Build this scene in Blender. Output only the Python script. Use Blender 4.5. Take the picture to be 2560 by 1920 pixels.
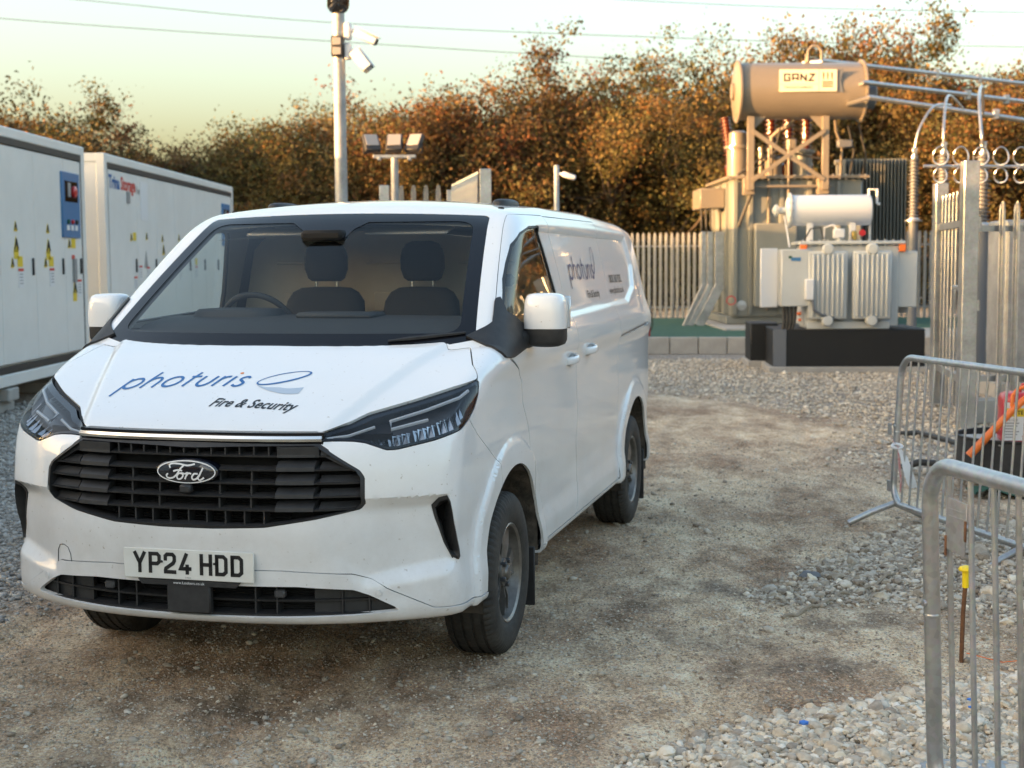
import bpy, bmesh, math, random
import numpy as np
from mathutils import Vector, Matrix, Euler
R = math.radians
for o in list(bpy.data.objects): bpy.data.objects.remove(o)
SC = bpy.context.scene
COL = SC.collection
rnd = random.Random(7); nrng = np.random.default_rng(11)

# ---------------------------------------------------------------- camera, sky, sun, exposure
cd = bpy.data.cameras.new('camera'); CAM = bpy.data.objects.new('camera', cd); COL.objects.link(CAM)
cd.sensor_width = 36; cd.lens = 50.49; cd.clip_start = .05; cd.clip_end = 3000
CAM.location = (0, 0, 1.652)
CAM.rotation_euler = (Matrix.Rotation(R(90-4.87), 4, 'X') @ Matrix.Rotation(R(-.376), 4, 'Z')).to_euler()
cd.dof.use_dof = True; cd.dof.focus_distance = 5.6; cd.dof.aperture_fstop = 4.2
SC.camera = CAM
SUN_EL, SUN_AZ = 4.5, 250.0            # azimuth clockwise from +Y: low, from the left and a little behind the camera
w = bpy.data.worlds.new('World'); SC.world = w; w.use_nodes = True
nt = w.node_tree; bg = nt.nodes['Background']
sk = nt.nodes.new('ShaderNodeTexSky'); sk.sky_type = 'NISHITA'; sk.sun_disc = False
sk.sun_elevation = R(SUN_EL); sk.sun_rotation = R(SUN_AZ)
sk.altitude = 0; sk.air_density = .94; sk.dust_density = 5.6; sk.ozone_density = .9
nt.links.new(sk.outputs[0], bg.inputs[0]); bg.inputs[1].default_value = .15
sl = bpy.data.lights.new('sun', 'SUN'); SUN = bpy.data.objects.new('sun', sl); COL.objects.link(SUN)
sl.energy = 2.6; sl.angle = R(.55); sl.color = (1, .52, .20)
sd = Vector((math.sin(R(SUN_AZ))*math.cos(R(SUN_EL)), math.cos(R(SUN_AZ))*math.cos(R(SUN_EL)), math.sin(R(SUN_EL))))
SUN.rotation_euler = sd.to_track_quat('Z', 'Y').to_euler()
vs = SC.view_settings; vs.view_transform = 'Standard'; vs.look = 'None'; vs.gamma = 1; vs.use_curve_mapping = False
vs.exposure = 3.02
SC.render.engine = 'CYCLES'

# ---------------------------------------------------------------- materials
def mat(name, col=(.5, .5, .5), rough=.5, metal=0, coat=0, var=None, vscale=6, bump=0, bscale=40, spec=.5, detail=6, rvar=0):
    m = bpy.data.materials.new(name); m.use_nodes = True
    n = m.node_tree.nodes; L = m.node_tree.links; b = n['Principled BSDF']
    b.inputs['Base Color'].default_value = (*col, 1); b.inputs['Roughness'].default_value = rough
    b.inputs['Metallic'].default_value = metal; b.inputs['Coat Weight'].default_value = coat
    b.inputs['Coat Roughness'].default_value = .04
    b.inputs['Specular IOR Level'].default_value = spec
    tc = n.new('ShaderNodeTexCoord')
    if var is not None:
        t = n.new('ShaderNodeTexNoise'); t.inputs['Scale'].default_value = vscale; t.inputs['Detail'].default_value = detail
        t.inputs['Roughness'].default_value = .62
        L.new(tc.outputs['Object'], t.inputs['Vector'])
        r = n.new('ShaderNodeValToRGB'); r.color_ramp.elements[0].position = .32; r.color_ramp.elements[1].position = .68
        r.color_ramp.elements[0].color = (*col, 1); r.color_ramp.elements[1].color = (*var, 1)
        L.new(t.outputs['Fac'], r.inputs['Fac']); L.new(r.outputs['Color'], b.inputs['Base Color'])
        if rvar:
            mr = n.new('ShaderNodeMapRange'); mr.inputs['To Min'].default_value = rough-rvar; mr.inputs['To Max'].default_value = rough+rvar
            L.new(t.outputs['Fac'], mr.inputs['Value']); L.new(mr.outputs['Result'], b.inputs['Roughness'])
    if bump:
        t2 = n.new('ShaderNodeTexNoise'); t2.inputs['Scale'].default_value = bscale; t2.inputs['Detail'].default_value = 5
        L.new(tc.outputs['Object'], t2.inputs['Vector'])
        bp = n.new('ShaderNodeBump'); bp.inputs['Strength'].default_value = bump; bp.inputs['Distance'].default_value = .01
        L.new(t2.outputs['Fac'], bp.inputs['Height']); L.new(bp.outputs['Normal'], b.inputs['Normal'])
    return m
def galv(name, c0, c1, metal=.85, rough=.36):
    """galvanised zinc: spangled voronoi plus cloudy weathering"""
    m = mat(name, c0, rough, metal, var=c1, vscale=5, rvar=.12)
    n = m.node_tree.nodes; L = m.node_tree.links; b = n['Principled BSDF']
    tc = [q for q in n if q.type == 'TEX_COORD'][0]; ramp = [q for q in n if q.type == 'VALTORGB'][0]
    v = n.new('ShaderNodeTexVoronoi'); v.inputs['Scale'].default_value = 55; L.new(tc.outputs['Object'], v.inputs['Vector'])
    mx = n.new('ShaderNodeMix'); mx.data_type = 'RGBA'; mx.blend_type = 'OVERLAY'; mx.inputs['Factor'].default_value = .14
    L.new(ramp.outputs['Color'], mx.inputs['A']); L.new(v.outputs['Color'], mx.inputs['B'])
    hs = n.new('ShaderNodeHueSaturation'); hs.inputs['Saturation'].default_value = .35
    L.new(mx.outputs['Result'], hs.inputs['Color']); L.new(hs.outputs['Color'], b.inputs['Base Color'])
    return m
def glass(name, tint, rough=0.0, ior=1.5):
    m = bpy.data.materials.new(name); m.use_nodes = True
    n = m.node_tree.nodes; L = m.node_tree.links; n.remove(n['Principled BSDF'])
    tr = n.new('ShaderNodeBsdfTransparent'); tr.inputs[0].default_value = (*tint, 1)
    gl = n.new('ShaderNodeBsdfGlossy'); gl.inputs['Roughness'].default_value = rough
    # two-sided Schlick reflectance (a pane reflects the same from inside and outside)
    ge = n.new('ShaderNodeNewGeometry'); dt = n.new('ShaderNodeVectorMath'); dt.operation = 'DOT_PRODUCT'; L.new(ge.outputs['Normal'], dt.inputs[0]); L.new(ge.outputs['Incoming'], dt.inputs[1])
    def mth(op, a, b=0.0):
        q = n.new('ShaderNodeMath'); q.operation = op; q.use_clamp = op != 'POWER'
        for k, v in ((0, a), (1, b)):
            if isinstance(v, float): q.inputs[k].default_value = v
            else: L.new(v, q.inputs[k])
        return q.outputs[0]
    f0 = ((ior-1)/(ior+1))**2
    fr = mth('ADD', mth('MULTIPLY', mth('POWER', mth('SUBTRACT', 1.0, mth('ABSOLUTE', dt.outputs['Value'])), 5.0), 1-f0), f0)
    mx = n.new('ShaderNodeMixShader'); L.new(fr, mx.inputs[0]); L.new(tr.outputs[0], mx.inputs[1]); L.new(gl.outputs[0], mx.inputs[2])
    L.new(mx.outputs[0], n['Material Output'].inputs[0])
    return m
M = {}
def paint(name, col, dirt=(.30, .25, .19), lo=.3, hi=1.25, amount=.5):
    """glossy van paint with a film of road dirt low down and speckles"""
    m = mat(name, col, .32, 0, .9)
    n = m.node_tree.nodes; L = m.node_tree.links; b = n['Principled BSDF']
    tc = [q for q in n if q.type == 'TEX_COORD'][0]
    no = n.new('ShaderNodeTexNoise'); no.inputs['Scale'].default_value = 3.2; no.inputs['Detail'].default_value = 9; no.inputs['Roughness'].default_value = .7
    L.new(tc.outputs['Object'], no.inputs['Vector'])
    st = n.new('ShaderNodeTexNoise'); st.inputs['Scale'].default_value = 60; st.inputs['Detail'].default_value = 3
    L.new(tc.outputs['Object'], st.inputs['Vector'])
    sx = n.new('ShaderNodeSeparateXYZ'); L.new(tc.outputs['Object'], sx.inputs[0])
    mr = n.new('ShaderNodeMapRange'); mr.inputs['From Min'].default_value = hi; mr.inputs['From Max'].default_value = lo
    L.new(sx.outputs['Z'], mr.inputs['Value'])
    mu = n.new('ShaderNodeMath'); mu.operation = 'MULTIPLY_ADD'; mu.inputs[1].default_value = 1.4; mu.inputs[2].default_value = -.42
    L.new(no.outputs['Fac'], mu.inputs[0])
    ad = n.new('ShaderNodeMath'); ad.operation = 'MULTIPLY'; ad.use_clamp = True
    L.new(mu.outputs[0], ad.inputs[0]); L.new(mr.outputs['Result'], ad.inputs[1])
    sp = n.new('ShaderNodeMapRange'); sp.inputs['From Min'].default_value = .68; sp.inputs['From Max'].default_value = .75
    L.new(st.outputs['Fac'], sp.inputs['Value'])
    s2 = n.new('ShaderNodeMath'); s2.operation = 'MULTIPLY_ADD'; s2.inputs[1].default_value = .5; s2.use_clamp = True
    am = n.new('ShaderNodeMath'); am.operation = 'MULTIPLY'; am.inputs[1].default_value = amount*1.6
    L.new(ad.outputs[0], am.inputs[0]); L.new(sp.outputs['Result'], s2.inputs[0]); L.new(am.outputs[0], s2.inputs[2])
    mx = n.new('ShaderNodeMix'); mx.data_type = 'RGBA'; mx.inputs['A'].default_value = (*col, 1); mx.inputs['B'].default_value = (*dirt, 1)
    L.new(s2.outputs[0], mx.inputs['Factor']); L.new(mx.outputs['Result'], b.inputs['Base Color'])
    cw = n.new('ShaderNodeMapRange'); cw.inputs['To Min'].default_value = .95; cw.inputs['To Max'].default_value = .2
    L.new(s2.outputs[0], cw.inputs['Value']); L.new(cw.outputs['Result'], b.inputs['Coat Weight'])
    return m
M['van_white'] = paint('white_van_paint', (.82, .83, .84))
M['black_plastic'] = mat('black_textured_plastic', (.018, .018, .019), .55, var=(.03, .03, .031), vscale=25, bump=.08, bscale=300)
M['black_gloss'] = mat('black_gloss', (.006, .006, .008), .16, spec=.35)
M['black_hole'] = mat('black_matt', (.006, .006, .006), .9)
M['pillar_trim'] = mat('pillar_trim', (.34, .33, .31), .9)
M['chrome'] = mat('chrome_trim', (.75, .74, .72), .14, 1)
M['glass_front'] = glass('windscreen_glass', (.84, .885, .89), ior=1.42)
M['glass_side'] = glass('side_glass', (.80, .85, .83), ior=1.6)
M['lens'] = glass('clear_lens', (.86, .88, .9))
M['lamp_dark'] = mat('lamp_bezel', (.045, .046, .05), .3, var=(.07, .07, .075), vscale=20)
M['reflector'] = mat('lamp_reflector', (.62, .62, .63), .24, 1)
M['drl'] = mat('light_guide', (.42, .44, .46), .3)
M['tyre'] = mat('dusty_tyre_rubber', (.014, .0135, .013), .75, var=(.05, .045, .038), vscale=9, bump=.2, bscale=120)
M['rim'] = mat('dirty_alloy', (.27, .26, .25), .38, .7, var=(.15, .14, .125), vscale=14)
M['trim_dark'] = mat('cab_trim', (.035, .037, .04), .7, bump=.1, bscale=200)
M['seat_cloth'] = mat('seat_cloth', (.022, .023, .026), .9, bump=.2, bscale=260)
M['bulkhead'] = mat('bulkhead_panel', (.42, .365, .295), .6, var=(.36, .31, .25), vscale=3)
M['headliner'] = mat('headliner', (.40, .37, .34), .9)
M['arch_mud'] = mat('muddy_arch_liner', (.03, .027, .023), .9, var=(.11, .09, .07), vscale=12, bump=.8, bscale=45)
M['blue_vinyl'] = mat('blue_vinyl', (.014, .125, .36), .35)
M['navy_vinyl'] = mat('navy_vinyl', (.02, .04, .15), .35)
M['pale_vinyl'] = mat('pale_blue_vinyl', (.42, .50, .60), .35)
M['orange_vinyl'] = mat('orange_vinyl', (.75, .22, .03), .4)
M['black_vinyl'] = mat('black_vinyl', (.012, .012, .013), .4)
M['plate_white'] = mat('number_plate', (.74, .74, .70), .3, var=(.66, .65, .6), vscale=12)
M['white_print'] = mat('white_print', (.8, .8, .8), .4)
M['badge_ground'] = mat('badge_ground', (.008, .010, .018), .1, coat=1)

# ---------------------------------------------------------------- mesh helpers
def mesh_obj(name, V, Fc, mats, parent=None, smooth=False, angle=40, fmat=None):
    me = bpy.data.meshes.new(name)
    if isinstance(V, np.ndarray) and isinstance(Fc, np.ndarray):
        k = Fc.shape[1]
        me.vertices.add(len(V)); me.vertices.foreach_set('co', V.astype(np.float32).ravel())
        me.loops.add(Fc.size); me.loops.foreach_set('vertex_index', Fc.astype(np.int32).ravel())
        me.polygons.add(len(Fc)); me.polygons.foreach_set('loop_start', np.arange(0, Fc.size, k, dtype=np.int32))
        me.update(calc_edges=True)
    else:
        me.from_pydata([tuple(v) for v in V], [], [tuple(f) for f in Fc]); me.update()
    me.validate()
    for m in (mats if isinstance(mats, (list, tuple)) else [mats]): me.materials.append(m)
    if fmat is not None and len(fmat) == len(me.polygons): me.polygons.foreach_set('material_index', np.asarray(fmat, dtype=np.int32))
    if smooth:
        me.polygons.foreach_set('use_smooth', np.ones(len(me.polygons), bool))
        if angle < 180: me.set_sharp_from_angle(angle=R(angle))
    o = bpy.data.objects.new(name, me); COL.objects.link(o)
    if parent is not None: o.parent = parent
    return o
_cb = None
def _chamf():
    global _cb
    if _cb is None:
        b = bmesh.new(); K = []
        for sx in (-1, 1):
            for sy in (-1, 1):
                for sz in (-1, 1):
                    for a in range(3):
                        f = [.8, .8, .8]; f[a] = 1.0
                        K.append((sx, sy, sz, a)); b.verts.new((sx*f[0], sy*f[1], sz*f[2]))
        b.verts.ensure_lookup_table()
        bmesh.ops.convex_hull(b, input=b.verts); bmesh.ops.dissolve_limit(b, angle_limit=.01, verts=b.verts, edges=b.edges)
        b.verts.index_update()
        _cb = (K, [[v.index for v in f.verts] for f in b.faces]); b.free()
    return _cb
class MB:
    def __init__(s): s.V = []; s.F = []; s.mi = []
    def add(s, V, Fc, mi=0):
        o = len(s.V); s.V += [tuple(v) for v in V]; s.F += [tuple(i+o for i in f) for f in Fc]; s.mi += [mi]*len(Fc); return s
    def box(s, c, d, bev=0, rz=0, mi=0, rot=None):
        hx, hy, hz = d[0]/2, d[1]/2, d[2]/2
        if bev:
            bev = min(bev, .45*min(hx, hy, hz)*2)
            K, Fc = _chamf(); P = []
            for sx, sy, sz, a in K:
                e = [bev]*3; e[a] = 0
                P.append([sx*(hx-e[0]), sy*(hy-e[1]), sz*(hz-e[2])])
        else:
            P = [[sx*hx, sy*hy, sz*hz] for sx in (-1, 1) for sy in (-1, 1) for sz in (-1, 1)]
            Fc = [(0, 1, 3, 2), (4, 6, 7, 5), (0, 4, 5, 1), (2, 3, 7, 6), (0, 2, 6, 4), (1, 5, 7, 3)]
        m = rot if rot is not None else Matrix.Rotation(rz, 3, 'Z')
        c = Vector(c); return s.add([c+m @ Vector(p) for p in P], Fc, mi)
    def tube(s, pts, r, n=12, cap=True, mi=0, closed=False):
        pts = [Vector(p) for p in pts]; N = len(pts); rs = r if isinstance(r, (list, tuple)) else [r]*N
        V = []; up = None
        for i, p in enumerate(pts):
            a = pts[(i-1) % N] if (i > 0 or closed) else pts[i]; b = pts[(i+1) % N] if (i < N-1 or closed) else pts[i]
            t = (b-a); t = t.normalized() if t.length > 1e-9 else Vector((0, 0, 1))
            if up is None:
                up = t.orthogonal().normalized()
            else:
                up = up-t*up.dot(t); up = up.normalized() if up.length > 1e-6 else t.orthogonal().normalized()
            q = t.cross(up)
            for k in range(n):
                an = 2*math.pi*k/n; V.append(p+(up*math.cos(an)+q*math.sin(an))*rs[i])
        Fc = []
        for i in range(N if closed else N-1):
            j = (i+1) % N
            for k in range(n): Fc.append((i*n+k, i*n+(k+1) % n, j*n+(k+1) % n, j*n+k))
        if cap and not closed:
            Fc.append(tuple(range(n))[::-1]); Fc.append(tuple((N-1)*n+k for k in range(n)))
        return s.add(V, Fc, mi)
    def lathe(s, prof, c=(0, 0, 0), axis='Z', n=24, mi=0, cap=True):
        """prof: list of (radius, height along axis)"""
        V = []; c = Vector(c)
        ax = {'X': ((0, 1, 0), (0, 0, 1), (1, 0, 0)), 'Y': ((0, 0, 1), (1, 0, 0), (0, 1, 0)), 'Z': ((1, 0, 0), (0, 1, 0), (0, 0, 1))}[axis] if isinstance(axis, str) else axis
        u, v, w_ = map(Vector, ax)
        for r, h in prof:
            for k in range(n):
                a = 2*math.pi*k/n; V.append(c+u*(r*math.cos(a))+v*(r*math.sin(a))+w_*h)
        Fc = []
        for i in range(len(prof)-1):
            for k in range(n): Fc.append((i*n+k, i*n+(k+1) % n, (i+1)*n+(k+1) % n, (i+1)*n+k))
        if cap: Fc.append(tuple(range(n))[::-1]); Fc.append(tuple((len(prof)-1)*n+k for k in range(n)))
        return s.add(V, Fc, mi)
    def prism(s, poly, fn, d0, d1, mi=0):
        """poly: 2D points, fn(a,b,d)->3D"""
        n = len(poly); V = [fn(a, b, d0) for a, b in poly]+[fn(a, b, d1) for a, b in poly]
        Fc = [tuple(range(n))[::-1], tuple(range(n, 2*n))]+[(i, (i+1) % n, n+(i+1) % n, n+i) for i in range(n)]
        return s.add(V, Fc, mi)
    def build(s, name, mats, parent=None, smooth=True, angle=38):
        return mesh_obj(name, s.V, s.F, mats, parent, smooth, angle, s.mi if isinstance(mats, (list, tuple)) else None)
def tag(o, label=None, cat=None, group=None, kind=None):
    if label: o['label'] = label
    if cat: o['category'] = cat
    if group: o['group'] = group
    if kind: o['kind'] = kind
    return o
def empty(name, loc=(0, 0, 0), rz=0, label=None, cat=None, group=None):
    o = bpy.data.objects.new(name, None); COL.objects.link(o); o.location = loc; o.rotation_euler = (0, 0, rz)
    o.empty_display_size = .1
    return tag(o, label, cat, group)
KIDS = {}
def copy_tree(o, parent=None):
    c = o.copy(); COL.objects.link(c)
    if parent is not None: c.parent = parent
    for ch in [q for q in list(o.children)]: copy_tree(ch, c)
    return c
def arc(c, r, a0, a1, n, fn):
    return [fn(c[0]+r*math.cos(a0+(a1-a0)*i/n), c[1]+r*math.sin(a0+(a1-a0)*i/n)) for i in range(n+1)]
# ---------------------------------------------------------------- lettering: strokes turned into thin flat shapes
def _arc2(cx, cy, rx, ry, a0, a1, n=14): return [(cx+rx*math.cos(R(a0+(a1-a0)*i/n)), cy+ry*math.sin(R(a0+(a1-a0)*i/n))) for i in range(n+1)]
def stroke2d(path, wd, closed=False, wfn=None):
    """ribbon polygon quads along a 2D path -> (verts2d, quads)"""
    P = [Vector(p) for p in path]; N = len(P); V = []; Fc = []
    for i in range(N):
        a = P[i-1] if (i > 0 or closed) else P[i]; b = P[(i+1) % N] if (i < N-1 or closed) else P[i]
        d1 = (P[i]-a); d2 = (b-P[i])
        d1 = d1.normalized() if d1.length > 1e-9 else None; d2 = d2.normalized() if d2.length > 1e-9 else None
        if d1 is None: d1 = d2
        if d2 is None: d2 = d1
        t = d1+d2; t = t.normalized() if t.length > 1e-6 else d1
        nn = Vector((-t.y, t.x)); k = 1/max(.5, nn.dot(Vector((-d1.y, d1.x))))
        hw = (wfn(i/(N-1)) if wfn else wd)/2*k
        V += [P[i]+nn*hw, P[i]-nn*hw]
    for i in range(N if closed else N-1):
        j = (i+1) % N; Fc.append((2*i, 2*i+1, 2*j+1, 2*j))
    return [(v.x, v.y) for v in V], Fc
def dens(path, d):
    out = [path[0]]
    for a, b in zip(path, path[1:]):
        L_ = math.hypot(b[0]-a[0], b[1]-a[1]); k = max(1, int(L_/d))
        out += [(a[0]+(b[0]-a[0])*i/k, a[1]+(b[1]-a[1])*i/k) for i in range(1, k+1)]
    return out
def font_geo(txt, size, shear=0, spacing=1.0, align='LEFT', off=0.0):
    cu = bpy.data.curves.new('t', 'FONT'); cu.body = txt; cu.size = size; cu.shear = shear; cu.space_character = spacing
    cu.align_x = align; cu.offset = off; cu.resolution_u = 3; cu.fill_mode = 'FRONT'
    o = bpy.data.objects.new('t', cu); COL.objects.link(o)
    dg = bpy.context.evaluated_depsgraph_get(); me = bpy.data.meshes.new_from_object(o.evaluated_get(dg))
    V = [(v.co.x, v.co.y) for v in me.vertices]; Fc = [tuple(p.vertices) for p in me.polygons]
    bpy.data.objects.remove(o); bpy.data.curves.remove(cu); bpy.data.meshes.remove(me)
    return V, Fc
def text_obj(name, txt, size, fn, m, parent, shear=0, spacing=1.0, align='LEFT', off=0.0):
    V, Fc = font_geo(txt, size, shear, spacing, align, off)
    return mesh_obj(name, [fn(*v) for v in V], Fc, m, parent)
# ---------------------------------------------------------------- the van body as one smooth implicit surface (x rearward, y to the side, z up)
def tab(kx, ky, lo, hi, s, n=800):
    g = np.linspace(lo, hi, n); v = np.interp(g, kx, ky)
    if s > 0:
        d = (hi-lo)/(n-1); m = int(3*s/d)+1
        w = np.exp(-.5*(np.arange(-m, m+1)*d/s)**2); w /= w.sum()
        v = np.convolve(np.pad(v, m, mode='reflect', reflect_type='odd'), w, mode='valid')
    return lambda q: np.interp(q, g, v)
def sstep(a, b, v):
    t = np.clip((v-a)/(b-a), 0, 1); return t*t*(3-2*t)
def smax(a, b, k):
    h = np.clip(.5+.5*(a-b)/k, 0, 1); return b+(a-b)*h+k*h*(1-h)
def smin(a, b, k): return -smax(-a, -b, k)
def psdf(P, px, py):
    """signed distance to polygon P, negative inside"""
    P = np.asarray(P, float); n = len(P)
    d = np.full(np.shape(px), 1e9); s = np.zeros(np.shape(px), bool)
    for i in range(n):
        ax, ay = P[i]; bx, by = P[(i+1) % n]
        ex, ey = bx-ax, by-ay; L = ex*ex+ey*ey+1e-12
        t = np.clip(((px-ax)*ex+(py-ay)*ey)/L, 0, 1)
        d = np.minimum(d, (px-ax-t*ex)**2+(py-ay-t*ey)**2)
        c = (ay > py) != (by > py)
        with np.errstate(divide='ignore', invalid='ignore'):
            xi = ax+(py-ay)*ex/(ey if ey != 0 else 1e-12)
        s ^= c & (px < xi)
    d = np.sqrt(d); return np.where(s, -d, d)
HUBF, HUBR, HZ, WR = 1.087, 4.187, .343, .343
Wz = tab([.2,.30,.36,.44,.52,.62,.75,.9,1.05,1.17,1.24,1.31,1.355,1.42,1.55,1.7,1.82,1.92,2.0],
         [.93,.945,.954,.954,.940,.938,.948,.953,.950,.954,.975,.970,.951,.930,.900,.866,.836,.80,.75], .1, 2.1, .008)
XC = tab([.25,.33,.38,.45,.55,.68,.8,.92,1.0,1.06,1.2],[.075,.06,.03,.03,.018,.0,.004,.022,.045,.075,.2], .1, 1.4, .02)
ZH = tab([-.2,.0,.07,.2,.45,.7,.9,1.3],[.92,1.0,1.04,1.108,1.216,1.305,1.356,1.44], -.3, 2, .03)
ZR = tab([1.2,1.6,1.8,2.1,2.5,3.5,4.5,5.1],[1.80,1.902,1.936,1.960,1.974,1.974,1.945,1.90], 1, 5.3, .06)
SCOOP = [(.50,.795),(.90,.80),(.935,.52),(.62,.475),(.48,.60)]
PANEL = [(2.15,1.372),(4.05,1.398),(4.38,1.48),(4.50,1.62),(4.46,1.80),(2.02,1.815)]
def xfront(y, z):
    xf = XC(z)+.152*(np.clip(y,0,1.2)/.7)**2.6
    g = psdf(SCOOP, y, z)
    m = sstep(.02, -.05, g)*sstep(.803, .79, z)
    xf = xf+m*.055*sstep(.44,.84,y)
    return xf
def F(x, y, z):
    y = np.abs(y)
    w = Wz(z)
    t = np.clip((1.25-x)/1.25, 0, 1)
    w = w-.035*t*t-.035*sstep(1.1,1.4,z)*t
    w = w-.02*sstep(4.3,5.03,x)**2
    for hx in (HUBF, HUBR):
        r = np.hypot(x-hx, z-HZ)
        w = w+.022*sstep(.575,.555,r)*sstep(1.0,.8,z)
    q = np.maximum(psdf(PANEL, x, z), 0*x-9)
    w = w-.016*sstep(.0,-.022,q)
    Fs = (y-w)*.97
    Ff = (xfront(y, z)-x)*.85
    dz = (.025+.06*np.clip(1-x/.9,0,1))*(y/.8)**2
    cr = .020*sstep(-.015,.03, y-(.44+.30*np.clip(x/.9,0,1)))
    Fh = (z-(ZH(x)-dz-cr))*.93
    yy = np.clip(y,0,1)
    xw = .755+(z-1.325)/.640+.15*(yy/.8)**2.2-.10*((z-1.325)/.55)*(1-(z-1.325)/.55)
    Fw = (xw-x)*.53
    Fr = (z-(ZR(x)-.05*(y/.75)**2))*.98
    rear = 5.03-.13*np.clip(z-1.15,0,1)-.10*(yy/.95)**4
    Fb = x-rear
    cab = smax(Fw, Fr, .06)
    up = np.minimum(Fh, cab)
    b = smax(Fs, up, .085)
    b = smax(b, Ff, .05)
    b = smax(b, Fb, .12)
    zb = .335-.0*x
    b = smax(b, (zb-z), .03)
    return b
def Fv(V): return F(V[:, 0], V[:, 1], V[:, 2])
def grad(V, e=.002):
    g = np.stack([(Fv(V+d)-Fv(V-d)) for d in np.eye(3)*e], 1)/(2*e)
    return g
def normals(V):
    g = grad(V); return g/(np.linalg.norm(g, axis=1, keepdims=True)+1e-9)
def surface_nets(h):
    xs = np.arange(-.10, 5.16, h); ys = np.arange(-h/2, 1.08, h); zs = np.arange(.27, 2.04, h)
    X, Y, Z = np.meshgrid(xs, ys, zs, indexing='ij')
    f = F(X, Y, Z); f = np.concatenate([f[:, :1:-1], f[:, 1:]], 1)   # mirror: y grid is symmetric about 0
    ys = np.concatenate([-ys[:1:-1], ys[1:]])
    n0, n1, n2 = f.shape; s = f < 0
    c = np.zeros((n0-1, n1-1, n2-1), np.int8)
    for a in (0, 1):
        for b in (0, 1):
            for d in (0, 1): c += s[a:n0-1+a, b:n1-1+b, d:n2-1+d]
    act = (c > 0) & (c < 8); idx = -np.ones(act.shape, np.int64); I = np.argwhere(act); idx[act] = np.arange(len(I))
    acc = np.zeros((len(I), 3)); cnt = np.zeros(len(I))
    cor = [(a, b, d) for a in (0, 1) for b in (0, 1) for d in (0, 1)]
    for p in cor:
        for ax in range(3):
            if p[ax]: continue
            q = list(p); q[ax] = 1
            f0 = f[I[:, 0]+p[0], I[:, 1]+p[1], I[:, 2]+p[2]]; f1 = f[I[:, 0]+q[0], I[:, 1]+q[1], I[:, 2]+q[2]]
            k = (f0 < 0) != (f1 < 0)
            with np.errstate(divide='ignore', invalid='ignore'): t = np.where(k, f0/(f0-f1), 0)
            P = np.array(p)[None, :]+np.zeros((len(I), 3)); P[:, ax] += t
            acc[k] += P[k]; cnt[k] += 1
    V = I+acc/cnt[:, None]
    V = np.stack([xs[0]+V[:, 0]*h, ys[0]+V[:, 1]*h, zs[0]+V[:, 2]*h], 1)
    for _ in range(2):
        g = grad(V); v = Fv(V); st = -g*(v/(np.sum(g*g, 1)+1e-6))[:, None]
        L_ = np.linalg.norm(st, axis=1, keepdims=True); V = V+st*np.minimum(1, .4*h/(L_+1e-9))
    Q = []
    for ax in range(3):
        A = np.take(s, range(0, f.shape[ax]-1), ax); B = np.take(s, range(1, f.shape[ax]), ax)
        E_ = np.argwhere(A != B); b, d = [(1, 2), (2, 0), (0, 1)][ax]
        ok = (E_[:, b] > 0) & (E_[:, d] > 0) & (E_[:, b] < f.shape[b]-1) & (E_[:, d] < f.shape[d]-1); E_ = E_[ok]
        def cell(ob, od):
            K = E_.copy(); K[:, b] += ob; K[:, d] += od; return idx[K[:, 0], K[:, 1], K[:, 2]]
        q = np.stack([cell(-1, -1), cell(0, -1), cell(0, 0), cell(-1, 0)], 1)
        flip = ~A[E_[:, 0], E_[:, 1], E_[:, 2]]; q[flip] = q[flip][:, ::-1]; Q.append(q)
    Q = np.concatenate(Q); T = np.concatenate([Q[:, [0, 1, 2]], Q[:, [0, 2, 3]]])
    return V, T
def compact(V, T):
    u, inv = np.unique(T, return_inverse=True); return V[u], inv.reshape(T.shape)
def clip(S, g):
    """keep the part of the triangle mesh S=(V,T) where g<=0, cutting triangles along g=0"""
    V, T = S
    if len(T) == 0: return S
    g = np.where(np.abs(g) < 1e-7, -1e-7, g); ins = g <= 0; c = ins[T].sum(1); out = [T[c == 3]]; NV = []; base = len(V)
    def cut(a, b):
        t = (g[a]/(g[a]-g[b]))[:, None]; return V[a]+(V[b]-V[a])*t
    keys = {}
    for k, lone in ((1, True), (2, False)):
        t = T[c == k]
        if len(t) == 0: continue
        m = ins[t] if lone else ~ins[t]; r = m.argmax(1); i = np.arange(len(t))
        a, b, d = t[i, r], t[i, (r+1) % 3], t[i, (r+2) % 3]
        E1 = np.sort(np.stack([a, b], 1), 1); E2 = np.sort(np.stack([a, d], 1), 1)
        keys[lone] = (a, b, d, E1, E2)
    if keys:
        allE = np.concatenate([np.concatenate([v[3], v[4]]) for v in keys.values()])
        u, inv = np.unique(allE, axis=0, return_inverse=True); inv = inv.ravel()
        NV = cut(u[:, 0], u[:, 1]); o = 0
        for lone, (a, b, d, E1, E2) in keys.items():
            n = len(a); p = base+inv[o:o+n]; q = base+inv[o+n:o+2*n]; o += 2*n
            if lone: out.append(np.stack([a, p, q], 1))
            else: out += [np.stack([p, b, d], 1), np.stack([p, d, q], 1)]
        V = np.concatenate([V, NV])
    return compact(V, np.concatenate(out))
def half(S, sgn):
    V, T = S; k = V[T].mean(1)[:, 1]*sgn > 0; return compact(V, T[k])
def split(S, gf, gap=.0022, side=False):
    g = gf(S[0])
    if side: gap = gap*np.clip(np.abs(normals(S[0])[:, 1]), .12, 1)
    return clip(S, g+gap), clip(S, gap-g)
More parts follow.
